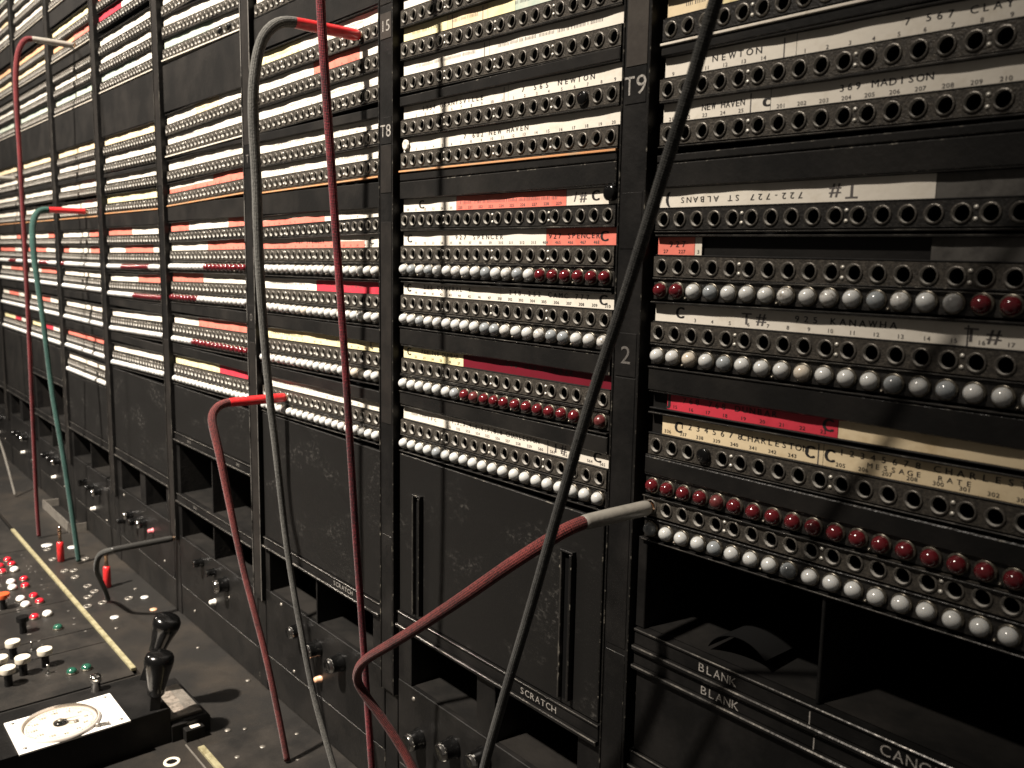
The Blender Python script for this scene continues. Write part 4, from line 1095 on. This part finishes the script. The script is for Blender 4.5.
c3 = [(-1.2940,-.066,.3404),(-1.2915,-.076,.3370),(-1.2895,-.086,.3192),(-1.2905,-.092,.2803),(-1.2882,-.094,.2213),(-1.2870,-.094,.1611),(-1.2890,-.094,.0813),(-1.2950,-.093,-.0084),(-1.3131,-.091,-.1436),(-1.3391,-.088,-.3041),(-1.3680,-.084,-.4477),(-1.3800,-.081,-.5180)]
cord('tall red cord with a pale grey sleeve at the far left', (-1.2940, -.0005, .3404), c3, 'sleeve_grey', 'cord_red', thick=.0044, thin=.0034, t_len=.2)
c4 = [(-1.2705,-.065,.0665),(-1.2670,-.077,.0621),(-1.2590,-.086,.0454),(-1.2500,-.090,.0161),(-1.2410,-.091,-.0160),(-1.2320,-.089,-.0674),(-1.2240,-.086,-.1283),(-1.2190,-.083,-.1977),(-1.2130,-.080,-.2519),(-1.2035,-.074,-.3259),(-1.1965,-.068,-.4107),(-1.1935,-.063,-.4834),(-1.1940,-.060,-.5180)]
cord('green cord with a red sleeve, far left', (-1.2705, -.0005, .0665), c4, 'sleeve_red', 'cord_green', thick=.0050, thin=.0040, t_len=.2)
c5 = [(-.5222,-.066,-.1541),(-.5195,-.077,-.1558),(-.5160,-.086,-.1640),(-.5085,-.088,-.1766),(-.4985,-.086,-.2029),(-.4910,-.081,-.2492),(-.4840,-.077,-.2876),(-.4745,-.073,-.3268),(-.4640,-.070,-.3554),(-.4490,-.063,-.4106),(-.4376,-.056,-.4726),(-.4310,-.051,-.5180)]
cord('brick red cord with a red sleeve, plugged in low left of the grey cord', (-.5222, -.0005, -.1541), c5, 'sleeve_red', 'cord_brick', thick=.0044, thin=.0032, t_len=.18)
c6 = [(-.0010,-.061,-.1560),(-.0026,-.070,-.1580),(-.0063,-.077,-.1619),(-.0289,-.094,-.1832),(-.0574,-.107,-.2093),(-.0946,-.117,-.2399),(-.1245,-.122,-.2625),(-.1422,-.124,-.2753),(-.1561,-.1235,-.2870),(-.1654,-.121,-.2990),(-.1696,-.117,-.3104),(-.1621,-.109,-.3262),(-.1529,-.102,-.3409),(-.1390,-.092,-.3672),(-.115,-.078,-.420),(-.080,-.060,-.5180)]
cord('thick dull red cord with a grey sleeve, plugged in right of the T9 post', (-.0010, -.0005, -.1567), c6, 'sleeve_grey', 'cord_brick', thick=.0042, thin=.0032, t_len=.30)
c7 = [(.1905,-.068,.3010),(.1900,-.090,.2960),(.1850,-.112,.2700),(0.1698, -0.1263, 0.2179),(0.1456, -0.1219, 0.1601),(0.1231, -0.1177, 0.1064),(0.1058, -0.1145, 0.0651),(0.0898, -0.112, 0.0276),(0.0702, -0.109, -0.0187),(0.0476, -0.1065, -0.0708),(0.024, -0.104, -0.132),(-0.0014, -0.1015, -0.2008),(-0.0234, -0.1, -0.2594),(-0.0462, -0.098, -0.3222),(-0.0782, -0.091, -0.4103),(-0.1031, -0.08, -0.518)]
cord('dark grey cord slanting down from the top across post T9', (.1905, -.0005, .3010), c7, 'sleeve_black', 'cord_dark', thick=.0030, thin=.0030)
c8 = [(-.8880,-.090,-.4090),(-.8960,-.100,-.4130),(-.9060,-.1035,-.4240),(-.9204,-.1020,-.4441),(-.9500,-.090,-.4700),(-.9760,-.078,-.4950),(-.9900,-.070,-.5180)]
cord('short black elbowed cord low on the board above the red shelf plug', (-.8880, -.0045, -.4085), c8, 'sleeve_black', 'cord_dark', thick=.0040, thin=.0034, sr=.0046)
c9 = [(-1.800,-.066,.1500),(-1.799,-.080,.1450),(-1.798,-.095,.1200),(-1.795,-.098,.0),(-1.785,-.098,-.14),(-1.768,-.096,-.2206),(-1.7488,-.0870,-.3460),(-1.7300,-.0700,-.4240),(-1.7090,-.0566,-.5180)]
cord('thin pale grey cord at the far left edge of the shelf', (-1.800, -.0005, .1500), c9, 'sleeve_grey', 'cord_pale', thick=.0030, thin=.0024)

# idle plugs standing in the shelf
def idle_plug(x, y, lab, m_='sleeve_red'):
    o = empty('cord_plug', (x, y, ZD+.0006), label=lab, cat='plug', group='red plugs standing in the shelf')
    s = MB(); s.lathe([(.0046, 0), (.0056, .001), (.0056, .027), (.0050, .0335), (.0030, .0345)], m_, 22); s.obj('plug_sleeve', o)
    s = MB(); s.lathe([(.0030, .0340), (.0034, .0350), (.0030, .0365), (.0026, .0370), (.0026, .049), (.0030, .050), (.0034, .052), (.0024, .0535), (.0024, .0545), (.0032, .0565), (.0030, .0595), (.0012, .0615), (.0001, .0617)], 'copper_tip', 18); s.obj('plug_tip', o)
idle_plug(-1.222, -.081, 'red plug standing in the shelf beside the foot of the green cord')
idle_plug(-1.052, -.054, 'red plug standing in the shelf inside the curve of the black cord')

# ------------------------------------------------------------------ camera
f_px, yaw, pitch, roll = 878.8428521977606, 0.7009360202321961, 0.1416200016132004, 0.018043895825473347
F = Vector((-math.cos(yaw)*math.cos(pitch), math.sin(yaw)*math.cos(pitch), -math.sin(pitch)))
r = F.cross(Vector((0,0,1))).normalized(); u = r.cross(F)
c, s_ = math.cos(roll), math.sin(roll)
Rr = c*r + s_*u; Ur = -s_*r + c*u
cam = bpy.data.cameras.new('camera'); co = bpy.data.objects.new('camera', cam); COL.objects.link(co)
M = Matrix((Rr, Ur, -F)).transposed().to_4x4(); M.translation = CAM
co.matrix_world = M
cam.sensor_width = 36; cam.lens = f_px/1024*36; cam.clip_start = .01; cam.clip_end = 50
cam.dof.use_dof = True; cam.dof.focus_distance = .66; cam.dof.aperture_fstop = 14.0
sc.camera = co

# ------------------------------------------------------------------ lamps of the gallery
w = bpy.data.worlds.new('World'); sc.world = w; w.use_nodes = True
bg = w.node_tree.nodes['Background']; bg.inputs['Color'].default_value = (1.0, .90, .80, 1); bg.inputs['Strength'].default_value = .05
def spot(loc, target, energy, cone, blend, size, col):
    l = bpy.data.lights.new('spot_lamp', 'SPOT'); l.energy = energy; l.spot_size = math.radians(cone); l.spot_blend = blend
    l.shadow_soft_size = size; l.color = col
    o = bpy.data.objects.new('spot_lamp', l); COL.objects.link(o); o.location = loc
    o.rotation_euler = (Vector(target) - Vector(loc)).to_track_quat('-Z', 'Y').to_euler(); return o
spot((-4.6, -2.2, 2.6), (-2.3, 0, .20), 480, 40, 1.0, .10, (1.0, .885, .76))
spot((-.60, -2.2, 3.0), (-1.02, 0, .13), 2700, 42, 1.0, .075, (1.0, .905, .795))

sc.view_settings.view_transform = 'Standard'; sc.view_settings.look = 'None'
sc.view_settings.exposure = 0; sc.view_settings.gamma = 1
